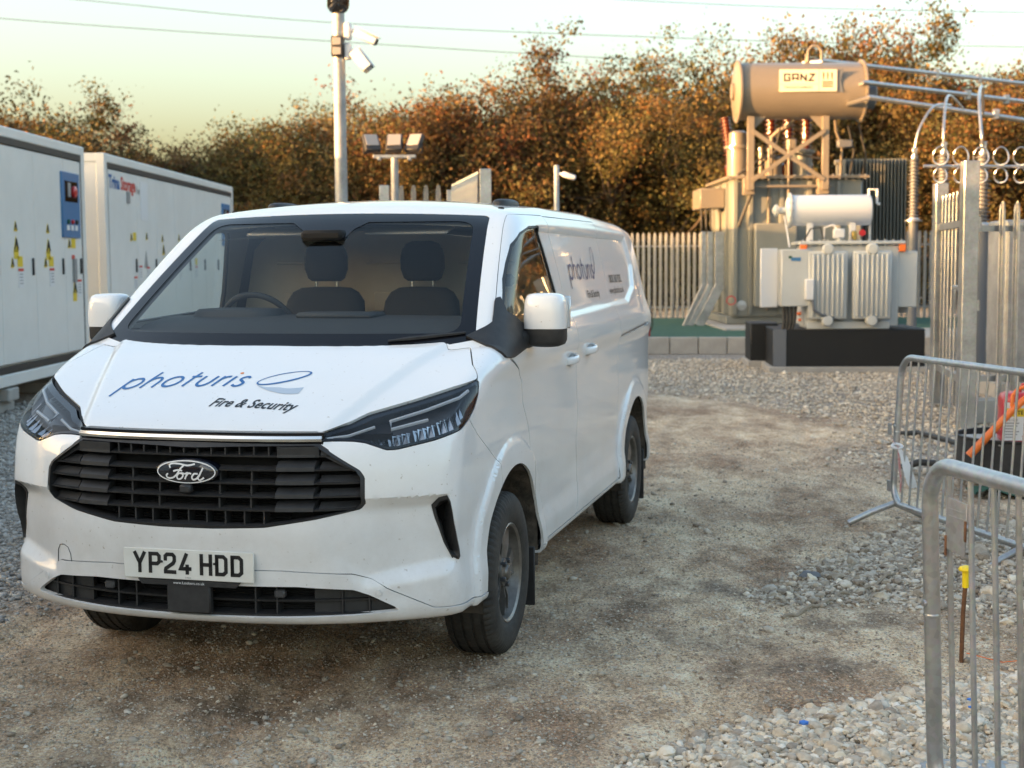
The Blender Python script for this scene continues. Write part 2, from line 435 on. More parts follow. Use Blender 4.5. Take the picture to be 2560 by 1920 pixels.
def skirt(S, depth):
    """fold the open edges of a panel inwards so that it has thickness"""
    V, T = S; E_ = np.concatenate([T[:, [0, 1]], T[:, [1, 2]], T[:, [2, 0]]]); so = np.sort(E_, 1)
    u, i, n = np.unique(so, axis=0, return_index=True, return_counts=True); B = E_[i[n == 1]]
    if len(B) == 0: return S
    vb = np.unique(B); N = normals(V[vb]); W_ = V[vb]-N*depth; mp = -np.ones(len(V), np.int64); mp[vb] = len(V)+np.arange(len(vb))
    a, b = B[:, 0], B[:, 1]; T2 = np.concatenate([np.stack([b, a, mp[a]], 1), np.stack([b, mp[a], mp[b]], 1)])
    return np.concatenate([V, W_]), np.concatenate([T, T2])
def vl(x, y, z): return (y, x, z)                                   # design axes -> the van's own axes
def emit(S, name, m, parent, thick=.012, off=0.0, angle=32):
    V, T = S
    if len(T) == 0: return None
    if thick: V, T = skirt(S, thick)
    if off: V = V+normals(V)*off
    return mesh_obj(name, V[:, [1, 0, 2]].copy(), T[:, ::-1].copy(), m, parent, True, angle)
def surf_sz(s, z, side=1, off=0.0):
    """point of the body on the plan diagonal |y|+x=s at height z"""
    lo, hi = s-2.0, 1.2
    yy = np.linspace(1.2, .0, 400); v = F(s-yy, yy, np.full(400, z)); k = int(np.argmax(v < 0)); a, b = yy[k-1], yy[k]
    for _ in range(20):
        m = (a+b)/2
        if float(F(np.array(s-m), np.array(m), np.array(z))) < 0: b = m
        else: a = m
    P = np.array([[s-a, a, z]]); N = normals(P); P = P+N*off; return P[0, 0], P[0, 1]*side, P[0, 2]
def surf_x(y, z, off=0.0):
    """point of the nose at lateral y and height z"""
    a, b = -.3, 3.0
    xs = np.linspace(a, b, 500); v = F(xs, np.full(500, y), np.full(500, z)); k = int(np.argmax(v < 0)); a, b = xs[max(k-1, 0)], xs[k]
    for _ in range(18):
        m = (a+b)/2
        if float(F(np.array(m), np.array(y), np.array(z))) < 0: b = m
        else: a = m
    P = np.array([[a, y, z]]); P = P+normals(P)*off; return tuple(P[0])
def surf_y(x, z, side=1, off=0.0):
    yy = np.linspace(1.1, .3, 300); v = F(np.full(300, x), yy, np.full(300, z)); k = int(np.argmax(v < 0)); a, b = yy[k-1], yy[k]
    for _ in range(18):
        m = (a+b)/2
        if float(F(np.array(x), np.array(m), np.array(z))) < 0: b = m
        else: a = m
    P = np.array([[x, a, z]]); P = P+normals(P)*off; return P[0, 0], P[0, 1]*side, P[0, 2]
def surf_z(x, y, off=0.0):
    zz = np.linspace(2.05, .6, 500); v = F(np.full(500, x), np.full(500, y), zz); k = int(np.argmax(v < 0)); a, b = zz[k-1], zz[k]
    for _ in range(18):
        m = (a+b)/2
        if float(F(np.array(x), np.array(y), np.array(m))) < 0: b = m
        else: a = m
    P = np.array([[x, y, a]]); P = P+normals(P)*off; return tuple(P[0])

VAN = empty('van', (-1.189, 5.162, 0), -.2505, 'white panel van with company lettering on its bonnet, parked on the dirt track', 'van')
MASTER = surface_nets(.0135)
A_ = lambda V: np.abs(V[:, 1])
X_ = lambda V: V[:, 0]
Zc = lambda V: V[:, 2]
S_ = lambda V: np.abs(V[:, 1])+V[:, 0]
def poly_yz(P): return lambda V: psdf(P, A_(V), Zc(V))
def front_only(V): return (X_(V)-1.3)
def mirror_poly(P): return P+[(-a, b) for a, b in P[::-1]]
HEAD = [(.600,1.008),(.612,1.034),(.79,1.066),(.904,1.092),(1.163,1.132),(1.414,1.173),(1.575,1.196),(1.585,1.185),(1.550,1.140),(1.489,1.092),(1.425,1.060),(1.333,1.030),(1.158,1.000),(1.029,.984),(.95,.974),(.90,.974),(.863,.984),(.803,1.001),(.751,1.007),(.681,1.009)]
FOGP = [(1.141,.758),(1.165,.787),(1.205,.794),(1.226,.770),(1.253,.688),(1.305,.584),(1.312,.556),(1.300,.546),(1.260,.555),(1.211,.616),(1.160,.707)]
GRL = mirror_poly([(.478,1.000),(.625,.906),(.642,.880),(.645,.785),(.625,.762),(.48,.732),(.30,.703),(.10,.695)])
CHR = mirror_poly([(.492,1.038),(.492,.997)])
LOW = mirror_poly([(.40,.484),(.594,.468),(.648,.445),(.742,.388),(.735,.379),(.60,.373),(.336,.368),(.10,.366)])
def g_head(V): return np.maximum(psdf(HEAD, S_(V), Zc(V)), np.maximum(X_(V)-.85, .3-A_(V)))
def g_fog(V): return np.maximum(psdf(FOGP, S_(V), Zc(V)), X_(V)-.7)
def g_grl(V): return np.maximum(psdf(GRL, V[:, 1], Zc(V)), X_(V)-.5)
def g_chr(V): return np.maximum(psdf(CHR, V[:, 1], Zc(V)), X_(V)-.5)
def g_low(V): return np.maximum(psdf(LOW, V[:, 1], Zc(V)), X_(V)-.5)
def g_arch(V):
    r = np.minimum(np.hypot(X_(V)-HUBF, Zc(V)-HZ), np.hypot(X_(V)-HUBR, Zc(V)-HZ)); return np.maximum(r-.462, .60-A_(V))
def ye(z): return np.interp(z, [1.30, 1.345, 1.6, 1.86, 1.95], [.842, .832, .762, .690, .665])
def fw_raw(V):
    yy = np.clip(A_(V), 0, 1); z = Zc(V)
    return (.755+(z-1.325)/.640+.15*(yy/.8)**2.2-.10*((z-1.325)/.55)*(1-(z-1.325)/.55)-X_(V))*.53
def _crease():
    ys_ = np.linspace(0, 1, 60); xs_ = np.linspace(.4, 1.3, 1800); out = []
    for y in ys_:
        dz = (.025+.06*np.clip(1-xs_/.9, 0, 1))*(y/.8)**2; zh = ZH(xs_)-dz-.020*sstep(-.015, .03, y-(.44+.30*np.clip(xs_/.9, 0, 1)))
        xw = .755+(zh-1.325)/.640+.15*(y/.8)**2.2-.10*((zh-1.325)/.55)*(1-(zh-1.325)/.55)
        k = int(np.argmax(xs_ > xw)); out.append(xs_[k])
    return lambda y: np.interp(y, ys_, out)
XCR = _crease()
def g_wsin(V):
    return np.maximum(smax((A_(V)-ye(Zc(V)))*.95, (Zc(V)-(1.886-.045*A_(V)**2))*1.7, .03), np.maximum(1.33-Zc(V), X_(V)-2.0))
def g_ws(V):
    a = smax((A_(V)-ye(Zc(V)))*.95, (Zc(V)-(1.880-.035*A_(V)**2))*1.7, .03)
    return np.maximum(np.maximum(a, (XCR(A_(V))-X_(V))*.8), np.maximum(np.interp(A_(V), [.6, .74, .84], [1.22, 1.318, 1.336])-Zc(V), X_(V)-2.0))
WIN = [(1.08,1.395),(1.20,1.49),(1.31,1.577),(1.419,1.649),(1.553,1.730),(1.698,1.786),(1.875,1.818),(2.09,1.826),(2.115,1.79),(2.158,1.653),(2.195,1.511),(2.205,1.425),(2.195,1.412),(1.12,1.372)]
def g_win(V): return np.maximum(psdf(WIN, X_(V), Zc(V)), .5-A_(V))
ZL = lambda s: np.interp(s, [0, .598, .612, .792, .904, 1.163, 1.414, 1.59, 1.8], [1.041, 1.041, 1.037, 1.069, 1.095, 1.135, 1.176, 1.199, 1.235])
def g_hood(V):
    y = A_(V); yg = np.interp(X_(V), [0, .55, .676, .731, .879, .95, 1.1], [1.0, .955, .915, .88, .83, .793, .76])
    return np.maximum(np.maximum(ZL(S_(V))-Zc(V), (y-yg)*.8), X_(V)-XCR(A_(V))+.002)
def g_bump(V):
    xl = np.interp(Zc(V), [.3, .858, .921, .989, 1.06, 1.2], [1.0, .836, .715, .589, .486, .27])
    return np.maximum((X_(V)-xl)*.75, Zc(V)-ZL(S_(V)))
def g_apron(V):
    zl = np.interp(S_(V), [0, .389, .721, .818, .892, 1.139, 1.193, 1.502, 3], [.546, .543, .525, .502, .464, .379, .376, .368, .36])
    return np.maximum(Zc(V)-zl, X_(V)-.95)
def g_fender(V):
    return np.maximum(np.maximum(psdf([(.2,.3),(1.55,.3),(1.44,.70),(1.42,.80),(1.40,.858),(1.366,.94),(1.282,1.041),(1.245,1.144),(1.164,1.20),(1.0,1.252),(.95,1.335),(.2,1.335)], X_(V), Zc(V)), .55-A_(V)), fw_raw(V)*0-1)
DOOR = [(1.005,1.258),(.94,1.36),(1.05,1.50),(1.15,1.60),(1.33,1.72),(1.52,1.825),(1.66,1.862),(1.80,1.872),(2.27,1.878),(2.31,1.81),(2.345,1.586),(2.335,1.436),(2.36,1.278),(2.40,1.10),(2.43,.857),(2.41,.744),(2.46,.633),(2.47,.508),(2.40,.408),(2.37,.37),(1.56,.37),(1.44,.70),(1.42,.80),(1.40,.858),(1.366,.94),(1.282,1.041),(1.245,1.144),(1.164,1.20)]
SLIDE = [(2.27,1.874),(2.31,1.81),(2.345,1.586),(2.335,1.436),(2.36,1.278),(2.40,1.10),(2.43,.857),(2.41,.744),(2.46,.633),(2.47,.508),(2.40,.408),(2.37,.37),(3.62,.37),(3.60,1.2),(3.56,1.36),(3.56,1.878)]
def g_door(V): return np.maximum(np.maximum(psdf(DOOR, X_(V), Zc(V)), .5-A_(V)), (ye(Zc(V))+.066-A_(V))*.95)
def g_slide(V): return np.maximum(psdf(SLIDE, X_(V), Zc(V)), .5-A_(V))
RAIL = [(3.62,1.200),(3.62,1.222),(4.62,1.262),(4.62,1.240)]
def g_rail(V): return np.maximum(psdf(RAIL, X_(V), Zc(V)), .5-A_(V))

WS, rest = split(MASTER, g_ws, .0004)
HL, rest = split(rest, g_head, .002)
_, rest = split(rest, g_grl, 0)
_, rest = split(rest, g_chr, 0)
_, rest = split(rest, g_low, 0)
_, rest = split(rest, g_fog, 0)
_, rest = split(rest, g_arch, 0)
GL, rest = split(rest, g_win, 0)
RL, rest = split(rest, g_rail, 0)
HOOD, rest = split(rest, g_hood)
BUMP, rest = split(rest, g_bump)
APR, BUMP = split(BUMP, g_apron, .0015)
FEN, rest = split(rest, g_fender, .0030, True)
DOORS, rest = split(rest, g_door, .0030, True)
SLD, rest = split(rest, g_slide, .0030, True)
vw = M['van_white']
emit(rest, 'body', vw, VAN)
HOODO = emit(HOOD, 'bonnet', vw, VAN)
BUMPO = emit(BUMP, 'bumper', vw, VAN, .02)
emit(APR, 'bumper_apron', vw, VAN, .02, off=.004)
DOORO = {}; SLDO = {}
for sg in (1, -1):
    emit(half(FEN, sg), 'wing', vw, VAN)
    DOORO[sg] = emit(half(DOORS, sg), 'door', vw, VAN); SLDO[sg] = emit(half(SLD, sg), 'sliding_door', vw, VAN)
# dark liner behind every gap, with the glazed openings left open
inner = MASTER
for gf, mrg in ((g_wsin, .05), (g_win, .01), (g_head, .0), (g_grl, .0), (g_low, .0), (g_fog, .0), (g_arch, -.003)):
    inner = clip(inner, -(gf(inner[0])+mrg))
emit(inner, 'inner_liner', M['trim_dark'], VAN, 0, off=-.016)
cabin = clip(inner, np.maximum(inner[0][:, 0]-2.34, 1.36-inner[0][:, 2])); emit(cabin, 'pillar_trim', M['pillar_trim'], VAN, 0, off=-.030)
# glazing
emit(WS, 'windscreen', M['glass_front'], VAN, 0, off=-.003)
def g_frit(V):
    z = Zc(V); y = A_(V)
    a = smax((y-ye(z)+.060)*.95, (z-1.838)*1.7, .08); a = smax(a, (1.362-z)*1.7, .08)
    sen = np.maximum(psdf([(-.17,1.90),(.15,1.90),(.085,1.757),(.0,1.752),(-.13,1.768)], V[:, 1], z), z-2)
    sen2 = psdf([(-.34,1.9),(.25,1.9),(.10,1.80),(-.14,1.80)], V[:, 1], z)
    return np.minimum(np.minimum(-a, sen), sen2)
emit(clip(WS, g_frit(WS[0])), 'windscreen_border', M['black_gloss'], VAN, 0, off=-.0005)
for sg in (1, -1):
    gl = half(GL, sg)
    emit(gl, 'side_window', M['glass_side'], DOORO[sg], 0, off=-.012)
    ring = clip(gl, -(g_win(gl[0])+.010)); emit(ring, 'window_seal', M['black_plastic'], DOORO[sg], .014, off=-.003)
    emit(half(RL, sg), 'door_rail', M['lamp_dark'], VAN, 0, off=-.012)
# ---------------------------------------------------------------- nose: grille, chrome, badge, lower grille
def vbuild(mb, name, m, parent, smooth=True, angle=38):
    mb.V = [vl(*v) for v in mb.V]; return mb.build(name, m, parent, smooth, angle)
def xf(y, z): return float(xfront(np.array(abs(y)), np.array(z)))
def noseBar(mb, prof, y0, y1, zc, n=24, dxc=0.0, cut=None):
    """sweep a closed (dx,dz) profile along the curved nose at height zc"""
    V = []; k = len(prof); base = [xf(y0+(y1-y0)*i/n, zc) for i in range(n+1)]
    for i in range(n+1):
        y = y0+(y1-y0)*i/n
        for dx, dz in prof: V.append((base[i]+dx+dxc, y, zc+dz))
    Fc = [tuple(range(k)), tuple(n*k+j for j in range(k))[::-1]]
    for i in range(n):
        for j in range(k): Fc.append((i*k+j, (i+1)*k+j, (i+1)*k+(j+1) % k, i*k+(j+1) % k))
    mb.add(V, Fc)
GR = empty('grille', (0, 0, 0)); GR.parent = VAN
bp, bh = M['black_plastic'], M['black_hole']
gpoly = [(y, z) for y, z in GRL]
def gw_at(z):
    """half width of the main grille opening at height z"""
    return float(np.interp(z, [.695, .703, .732, .762, .785, .88, .906, 1.0], [.10, .30, .48, .625, .645, .642, .625, .478]))
# backing: radiator core deep inside plus a shroud that closes the opening
mb = MB(); noseBar(mb, [(.10, -.165), (.10, .165), (.12, .165), (.12, -.165)], -.70, .70, .86); vbuild(mb, 'radiator', bh, GR, False)
mb = MB()
for z in np.arange(.71, 1.0, .012):
    noseBar(mb, [(.092, 0), (.098, .003), (.098, -.003)], -.36, .36, z, 8)
vbuild(mb, 'radiator_fins', bp, GR, False)['kind'] = 'stuff'
# frame ring following the outline
ring = [];
for i, (y, z) in enumerate(dens(gpoly+[gpoly[0]], .03)[:-1]): ring.append((xf(y, z)+.006, y, z))
mb = MB()
c0 = np.array([0, .855])
V = []; Fc = []
for (x, y, z) in ring:
    q = np.array([y, z]); dv = (c0-q)/np.linalg.norm(c0-q)
    for w_, dx in ((-.004, .004), (.014, -.003), (.024, .03), (.012, .09)):
        p = q+dv*w_; V.append((xf(p[0], p[1])+dx, p[0], p[1]))
n = len(ring)
for i in range(n):
    for j in range(3): a = i*4+j; b = ((i+1) % n)*4+j; Fc.append((a, b, b+1, a+1))
mb.add(V, Fc); vbuild(mb, 'grille_frame', bp, GR)
prof_thin = [(.012, -.004), (.010, .002), (.055, .012), (.060, -.006)]
for zc, inn in ((.957, 1), (.908, 1), (.860, 1), (.812, 1), (.764, 1)):
    mb = MB(); hw = gw_at(zc)-.006
    noseBar(mb, prof_thin, -hw, hw, zc, 40)
    for sg in (1, -1):           # chunky stepped ends of each slat
        a, b = .335, min(.47, hw)
        noseBar(mb, [(.006, -.004), (.008, .010), (.030, .030), (.07, .034), (.07, -.006)], sg*a, sg*b, zc, 6)
        if hw > .49:
            noseBar(mb, [(.020, -.004), (.020, .006), (.045, .026), (.075, .026), (.075, -.006)], sg*.485, sg*hw, zc, 6)
    vbuild(mb, 'slat', bp, GR)
for sg in (1, -1):               # solid upper corner blocks
    mb = MB(); noseBar(mb, [(.008, -.004), (.006, .034), (.03, .040), (.07, .040), (.07, -.006)], sg*.335, sg*.482, .957, 6); vbuild(mb, 'corner_block', bp, GR)
    mb = MB()
    P = [(.486, .997), (.618, .910), (.60, .900), (.486, .962)]
    V = [(xf(y, z)+.012, sg*y, z) for y, z in P]+[(xf(y, z)+.05, sg*y, z) for y, z in P]
    mb.add(V, [(0, 1, 2, 3), (7, 6, 5, 4), (0, 4, 5, 1), (1, 5, 6, 2), (2, 6, 7, 3), (3, 7, 4, 0)]); vbuild(mb, 'corner_block', bp, GR)
for y in np.arange(-.30, .305, .0546):
    mb = MB(); x = xf(y, .978); mb.box((x+.035, y, .978), (.05, .006, .036)); vbuild(mb, 'fin', bp, GR)
for y in np.arange(-.29, .30, .0725):
    mb = MB(); x = xf(y, .735); mb.box((x+.045, y, .733), (.05, .006, .056)); vbuild(mb, 'fin', bp, GR)
for zc in (.884, .836, .788):
    for y in (-.235, -.12, .12, .24): mb = MB(); x = xf(y, zc); mb.box((x+.05, y, zc), (.05, .007, .046)); vbuild(mb, 'fin', bp, GR)
mb = MB(); noseBar(mb, [(.012, -.02), (.012, .021), (.03, .022), (.03, -.02)], -.492, .492, 1.018, 30); vbuild(mb, 'grille_header', M['black_gloss'], GR)
mb = MB(); noseBar(mb, [(.012, -.013), (-.002, -.009), (-.006, .001), (-.001, .011), (.012, .013)], -.488, .488, 1.0175, 36); vbuild(mb, 'chrome_strip', M['chrome'], GR)
# oval badge with its script
BX = xf(0, .898)-.004
mb = MB(); N = 48; V = [(BX-.006, 0, .899)]
for r_, dx in ((.55, -.005), (.9, -.001), (1.0, .006), (1.0, .05)):
    for k in range(N): a = 2*math.pi*k/N; V.append((BX+dx, .122*r_*math.cos(a), .899+.047*r_*math.sin(a)))
Fc = [(0, 1+k, 1+(k+1) % N) for k in range(N)]
for j in range(3):
    for k in range(N): Fc.append((1+j*N+k, 1+j*N+(k+1) % N, 1+(j+1)*N+(k+1) % N, 1+(j+1)*N+k))
mb.add(V, Fc); BADGE = vbuild(mb, 'badge', M['badge_ground'], GR)
def on_badge(u, v):
    r2 = (u/.122)**2+(v/.047)**2; return vl(BX-.0085+.006*min(r2, 1), u, .899+v)
def flat(paths, fn, name, m, parent, d=.006):
    V = []; Fc = []
    for path, wd, closed, wfn in paths:
        v, f = stroke2d(dens(path, d) if not closed else path, wd, closed, wfn); o = len(V); V += v; Fc += [tuple(i+o for i in q) for q in f]
    return mesh_obj(name, [fn(*v) for v in V], Fc, m, parent)
def bs(pts): return [((x-975)*.000785, (682-y)*.00075) for x, y in pts]
def smooth(pts, k=6):
    P = [Vector((p[0], p[1], 0)) for p in pts]; out = []
    for i in range(len(P)-1):
        p0 = P[max(i-1, 0)]; p1 = P[i]; p2 = P[i+1]; p3 = P[min(i+2, len(P)-1)]
        for j in range(k):
            t = j/k; q = .5*((2*p1)+(p2-p0)*t+(2*p0-5*p1+4*p2-p3)*t*t+(3*p1-p0-3*p2+p3)*t**3); out.append((q.x, q.y))
    return out+[(P[-1].x, P[-1].y)]
scr = [[(897, 664), (893, 652), (905, 643), (940, 643), (985, 650), (1022, 642)], [(968, 648), (948, 668), (930, 695), (908, 712), (884, 714), (876, 702), (884, 692)],
       [(912, 680), (935, 674), (958, 676)], [(958, 690), (940, 690), (930, 706), (936, 718), (952, 714), (962, 698), (955, 688), (972, 692)],
       [(972, 692), (984, 686), (976, 704), (970, 718)], [(978, 700), (990, 688), (1004, 690)],
       [(1036, 690), (1018, 690), (1006, 706), (1012, 719), (1030, 712), (1044, 694)], [(1062, 660), (1046, 692), (1036, 712), (1046, 720), (1066, 708)]]
flat([(smooth(bs(p)), .0062, False, None) for p in scr], on_badge, 'badge_script', M['white_print'], BADGE, .004)
flat([([(.114*math.cos(a), .0405*math.sin(a)) for a in np.linspace(0, 2*math.pi, 61)[:-1]], .0042, True, None)], on_badge, 'badge_ring', M['white_print'], BADGE)
mb = MB(); mb.box((xf(0, .835)+.0, 0, .838), (.03, .045, .03), .006); vbuild(mb, 'camera_pod', bp, GR)
# lower grille
LG = empty('lower_grille', (0, 0, 0)); LG.parent = VAN
mb = MB(); noseBar(mb, [(.085, -.085), (.085, .085), (.1, .085), (.1, -.085)], -.80, .80, .43); vbuild(mb, 'backing', bh, LG, False)
for zc, t, dx, hw in ((.428, .006, .022, .67), (.374, .010, .008, .735), (.484, .005, .03, .42)):
    mb = MB(); noseBar(mb, [(dx, -t), (dx-.004, t*.3), (dx+.05, t), (dx+.05, -t)], -hw, hw, zc, 40); vbuild(mb, 'slat', bp, LG)
mb = MB()
for z in np.arange(.386, .48, .011): noseBar(mb, [(.078, 0), (.083, .003), (.083, -.003)], -.45, .45, z, 8)
vbuild(mb, 'radiator_fins', bp, LG, False)['kind'] = 'stuff'
for sg in (1, -1):
    mb = MB(); noseBar(mb, [(.035, -.05), (.035, .045), (.06, .045), (.06, -.05)], sg*.45, sg*.76, .425, 12); vbuild(mb, 'blanking_panel', bp, LG)
    for y in (.24, .32, .55, .64): mb = MB(); x = xf(y, .43); mb.box((x+.045, sg*y, .428), (.05, .006, .10)); vbuild(mb, 'fin', bp, LG)
for y in (-.36, .33): mb = MB(); mb.box((xf(y, .455)+.03, y, .452), (.03, .042, .032), .006); vbuild(mb, 'radar_sensor', M['lamp_dark'], LG)
mb = MB(); mb.box((.028, -.005, .44), (.03, .175, .13), .006); vbuild(mb, 'centre_panel', bp, LG)
# number plate
NP = empty('number_plate', (0, 0, 0)); NP.parent = VAN
PX = .006
mb = MB(); mb.box((PX+.004, 0, .556), (.006, .52, .111), .002); vbuild(mb, 'plate', M['plate_white'], NP)
mb = MB(); mb.add([(PX+.0035, -.205, .497), (PX+.0035, .205, .497), (PX+.0045, .185, .478), (PX+.0045, -.19, .478), (PX+.02, -.205, .503), (PX+.02, .205, .503), (PX+.02, .185, .478), (PX+.02, -.19, .478)],
   [(0, 1, 2, 3), (4, 5, 6, 7), (0, 4, 5, 1), (2, 6, 7, 3), (1, 5, 6, 2), (0, 4, 7, 3)]); vbuild(mb, 'plate_surround', M['black_plastic'], NP)
s_ = 14; w_, h_ = 50-s_, 79-s_           # strokes on the centre line
L7 = {'Y': [[(0, 1), (.5, .45), (1, 1)], [(.5, .45), (.5, 0)]], 'P': [[(0, 0), (0, 1), (.78, 1), (1, .88), (1, .56), (.78, .44), (0, .44)]],
      '2': [[(0, .74), (0, .90), (.2, 1), (.8, 1), (1, .88), (1, .64), (.86, .5), (.06, .2), (0, .1), (0, 0), (1, 0)]], '4': [[(.72, 0), (.72, .36)], [(1, .22), (0, .22), (.62, 1)]],
      'H': [[(0, 0), (0, 1)], [(1, 0), (1, 1)], [(0, .5), (1, .5)]], 'D': [[(0, 0), (0, 1), (.72, 1), (1, .86), (1, .14), (.72, 0), (0, 0)]]}
y0 = -219; paths = []
for ch in 'YP24 HDD':
    if ch == ' ': y0 += 22; continue
    for st in L7[ch]:
        P = [(y0+s_/2+a*w_, -39.5+s_/2+b*h_) for a, b in st]
        def ext(p, q): L_ = math.hypot(p[0]-q[0], p[1]-q[1]); return (p[0]+(p[0]-q[0])/L_*s_/2, p[1]+(p[1]-q[1])/L_*s_/2)
        if P[0] != P[-1]: P[0] = ext(P[0], P[1]); P[-1] = ext(P[-1], P[-2])
        elif ch == 'D': P = P+[P[1]]; P[0] = (P[0][0], P[0][1])
        paths.append(([(a/1000, b/1000) for a, b in P], s_/1000, False, None))
    y0 += 61
flat(paths, lambda u, v: vl(PX-.0002, u, .560+v), 'plate_characters', M['black_vinyl'], NP, .01)
text_obj('plate_dealer_print', 'www.Lookers.co.uk', .0145, lambda u, v: vl(PX+.0025+(.49-(.484+v))*.05, u, .4835+v), M['white_print'], NP, align='CENTER', spacing=1.06)
text_obj('plate_maker_print', 'Lookers', .007, lambda u, v: vl(PX-.0003, u, .507+v), M['black_vinyl'], NP, align='CENTER')
for y in (-.105, .105): mb = MB(); mb.lathe([(.005, 0), (.004, -.003), (.001, -.004)], (PX, y, .565), 'X', 10); vbuild(mb, 'plate_screw', M['black_plastic'], NP)
# fog-lamp scoops
for sg in (1, -1):
    FG = empty('air_intake', (0, 0, 0)); FG.parent = VAN
    cs = sum(p[0] for p in FOGP)/len(FOGP); cz = sum(p[1] for p in FOGP)/len(FOGP); rows = []
    P = dens(FOGP+[FOGP[0]], .03)[:-1]
    for kk, off in ((1.03, .001), (.80, .004), (.62, -.02), (.60, -.07)): rows.append([surf_sz(cs+(s-cs)*kk, cz+(z-cz)*(kk*.5+.5 if kk < 1 else kk), sg, off) for s, z in P])
    n = len(P); V = [p for r_ in rows for p in r_]; Fc = [(j*n+i, j*n+(i+1) % n, (j+1)*n+(i+1) % n, (j+1)*n+i) for j in range(3) for i in range(n)]
    mb = MB(); mb.add(V, Fc); vbuild(mb, 'intake_frame', bp, FG)
    mb = MB(); mb.add(rows[3], [tuple(range(n))]); vbuild(mb, 'intake_back', bh, FG)
# parking sensors, towing-eye cover
for s, z in ((.845, .452),):
    for sg in (1, -1):
        p = surf_sz(s, z, sg, .003); nn = normals(np.array([[p[0], abs(p[1]), p[2]]]))[0]; nn[1] *= sg
        mb = MB(); a = Vector(nn); u = a.orthogonal().normalized(); mb.lathe([(.014, 0), (.014, .003), (.012, .0035), (.0115, .002), (.010, .002), (.009, .004), (0.001, .0045)], p, (u, a.cross(u), a), 20)
        vbuild(mb, 'parking_sensor', M['van_white'], VAN)
tp = [surf_x(y, z, .0012) for y, z in [(-.622, .512), (-.618, .560), (-.60, .583), (-.572, .588), (-.545, .580), (-.530, .556), (-.527, .512)]]
mb = MB(); mb.tube(tp, .0016, 4); vbuild(mb, 'towing_cover_seam', M['lamp_dark'], VAN)
# ---------------------------------------------------------------- headlamps
def lampline(pts, sg, off, rad, name, m, parent):
    mb = MB(); mb.tube([surf_sz(s, z, sg, off) for s, z in pts], rad, 6); return vbuild(mb, name, m, parent)
for sg in (1, -1):
    HLE = empty('headlamp', (0, 0, 0)); HLE.parent = VAN
    S = half(HL, sg)
    emit(S, 'bezel', M['lamp_dark'], HLE, 0, off=-.055)
    V, T = skirt(S, .056); V = V.copy(); mesh_obj('bezel_wall', V[:, [1, 0, 2]].copy(), T[len(S[1]):].copy(), M['lamp_dark'], HLE)
    emit(S, 'lens', M['lens'], HLE, 0, off=-.001)
    inner_rim = clip(S, -(g_head(S[0])+.012)); emit(inner_rim, 'lens_edge', M['black_gloss'], HLE, 0, off=-.004)
    lampline([(.63, 1.020), (.74, 1.030), (.885, 1.058)], sg, -.010, .006, 'light_guide', M['drl'], HLE)
    lampline([(1.16, 1.076), (.955, 1.048), (.975, 1.075), (1.18, 1.108), (1.40, 1.145), (1.485, 1.165)], sg, -.010, .007, 'light_guide', M['drl'], HLE)
    for s, z, ww, hh in ((.865, 1.018, .050, .024), (.985, 1.024, .064, .032), (1.13, 1.040, .068, .038), (1.27, 1.062, .066, .040), (1.395, 1.088, .052, .040)):
        mb = MB(); n = 5                                            # faceted chrome bowl behind the lens
        for k in range(n):
            t0 = -1+2*k/n; t1 = -1+2*(k+1)/n
            q = [surf_sz(s+ww*t0, z-hh+ww*t0*.14, sg, -.022-.015*(k % 2)), surf_sz(s+ww*t1, z-hh+ww*t1*.14, sg, -.037+.015*(k % 2)),
                 surf_sz(s+ww*t1+.012, z+hh*.8+ww*t1*.14, sg, -.050), surf_sz(s+ww*t0+.012, z+hh*.8+ww*t0*.14, sg, -.040)]
            mb.add(q, [(0, 1, 2, 3)])
        vbuild(mb, 'reflector', M['reflector'], HLE, False)
    mb = MB()
    for k in range(9): mb.add([surf_sz(1.03+.05*k+a, 1.098+.0075*k+b, sg, -.03) for a, b in ((0, 0), (.036, .004), (.044, .022), (.008, .018))], [(0, 1, 2, 3)])
    vbuild(mb, 'lamp_louvre', bp, HLE, False)
# ---------------------------------------------------------------- wheels
def tyre_mesh():
    n = 216; prof = [(.205, -.092), (.222, -.106), (.262, -.1125), (.300, -.110), (.325, -.100), (.337, -.088)]
    for y in (-.062, -.022, .022, .062): prof += [(.3425, y-.007), (.334, y-.0055), (.334, y+.0055), (.3425, y+.007)]
    prof += [(.337, .088), (.325, .100), (.300, .110), (.262, .1125), (.222, .106), (.205, .092)]
    V = []; m = len(prof)
    for k in range(n):
        a = 2*math.pi*k/n
        for j, (r_, h) in enumerate(prof):
            rr = r_
            if k % 3 == 0 and (j in (4, 5, m-6, m-5)): rr -= .008
            if k % 3 == 0 and 6 <= j < m-6 and r_ > .34: rr -= .004
            V.append((rr*math.cos(a), h, rr*math.sin(a)))
    Fc = [(k*m+j, ((k+1) % n)*m+j, ((k+1) % n)*m+j+1, k*m+j+1) for k in range(n) for j in range(m-1)]
    return V, Fc
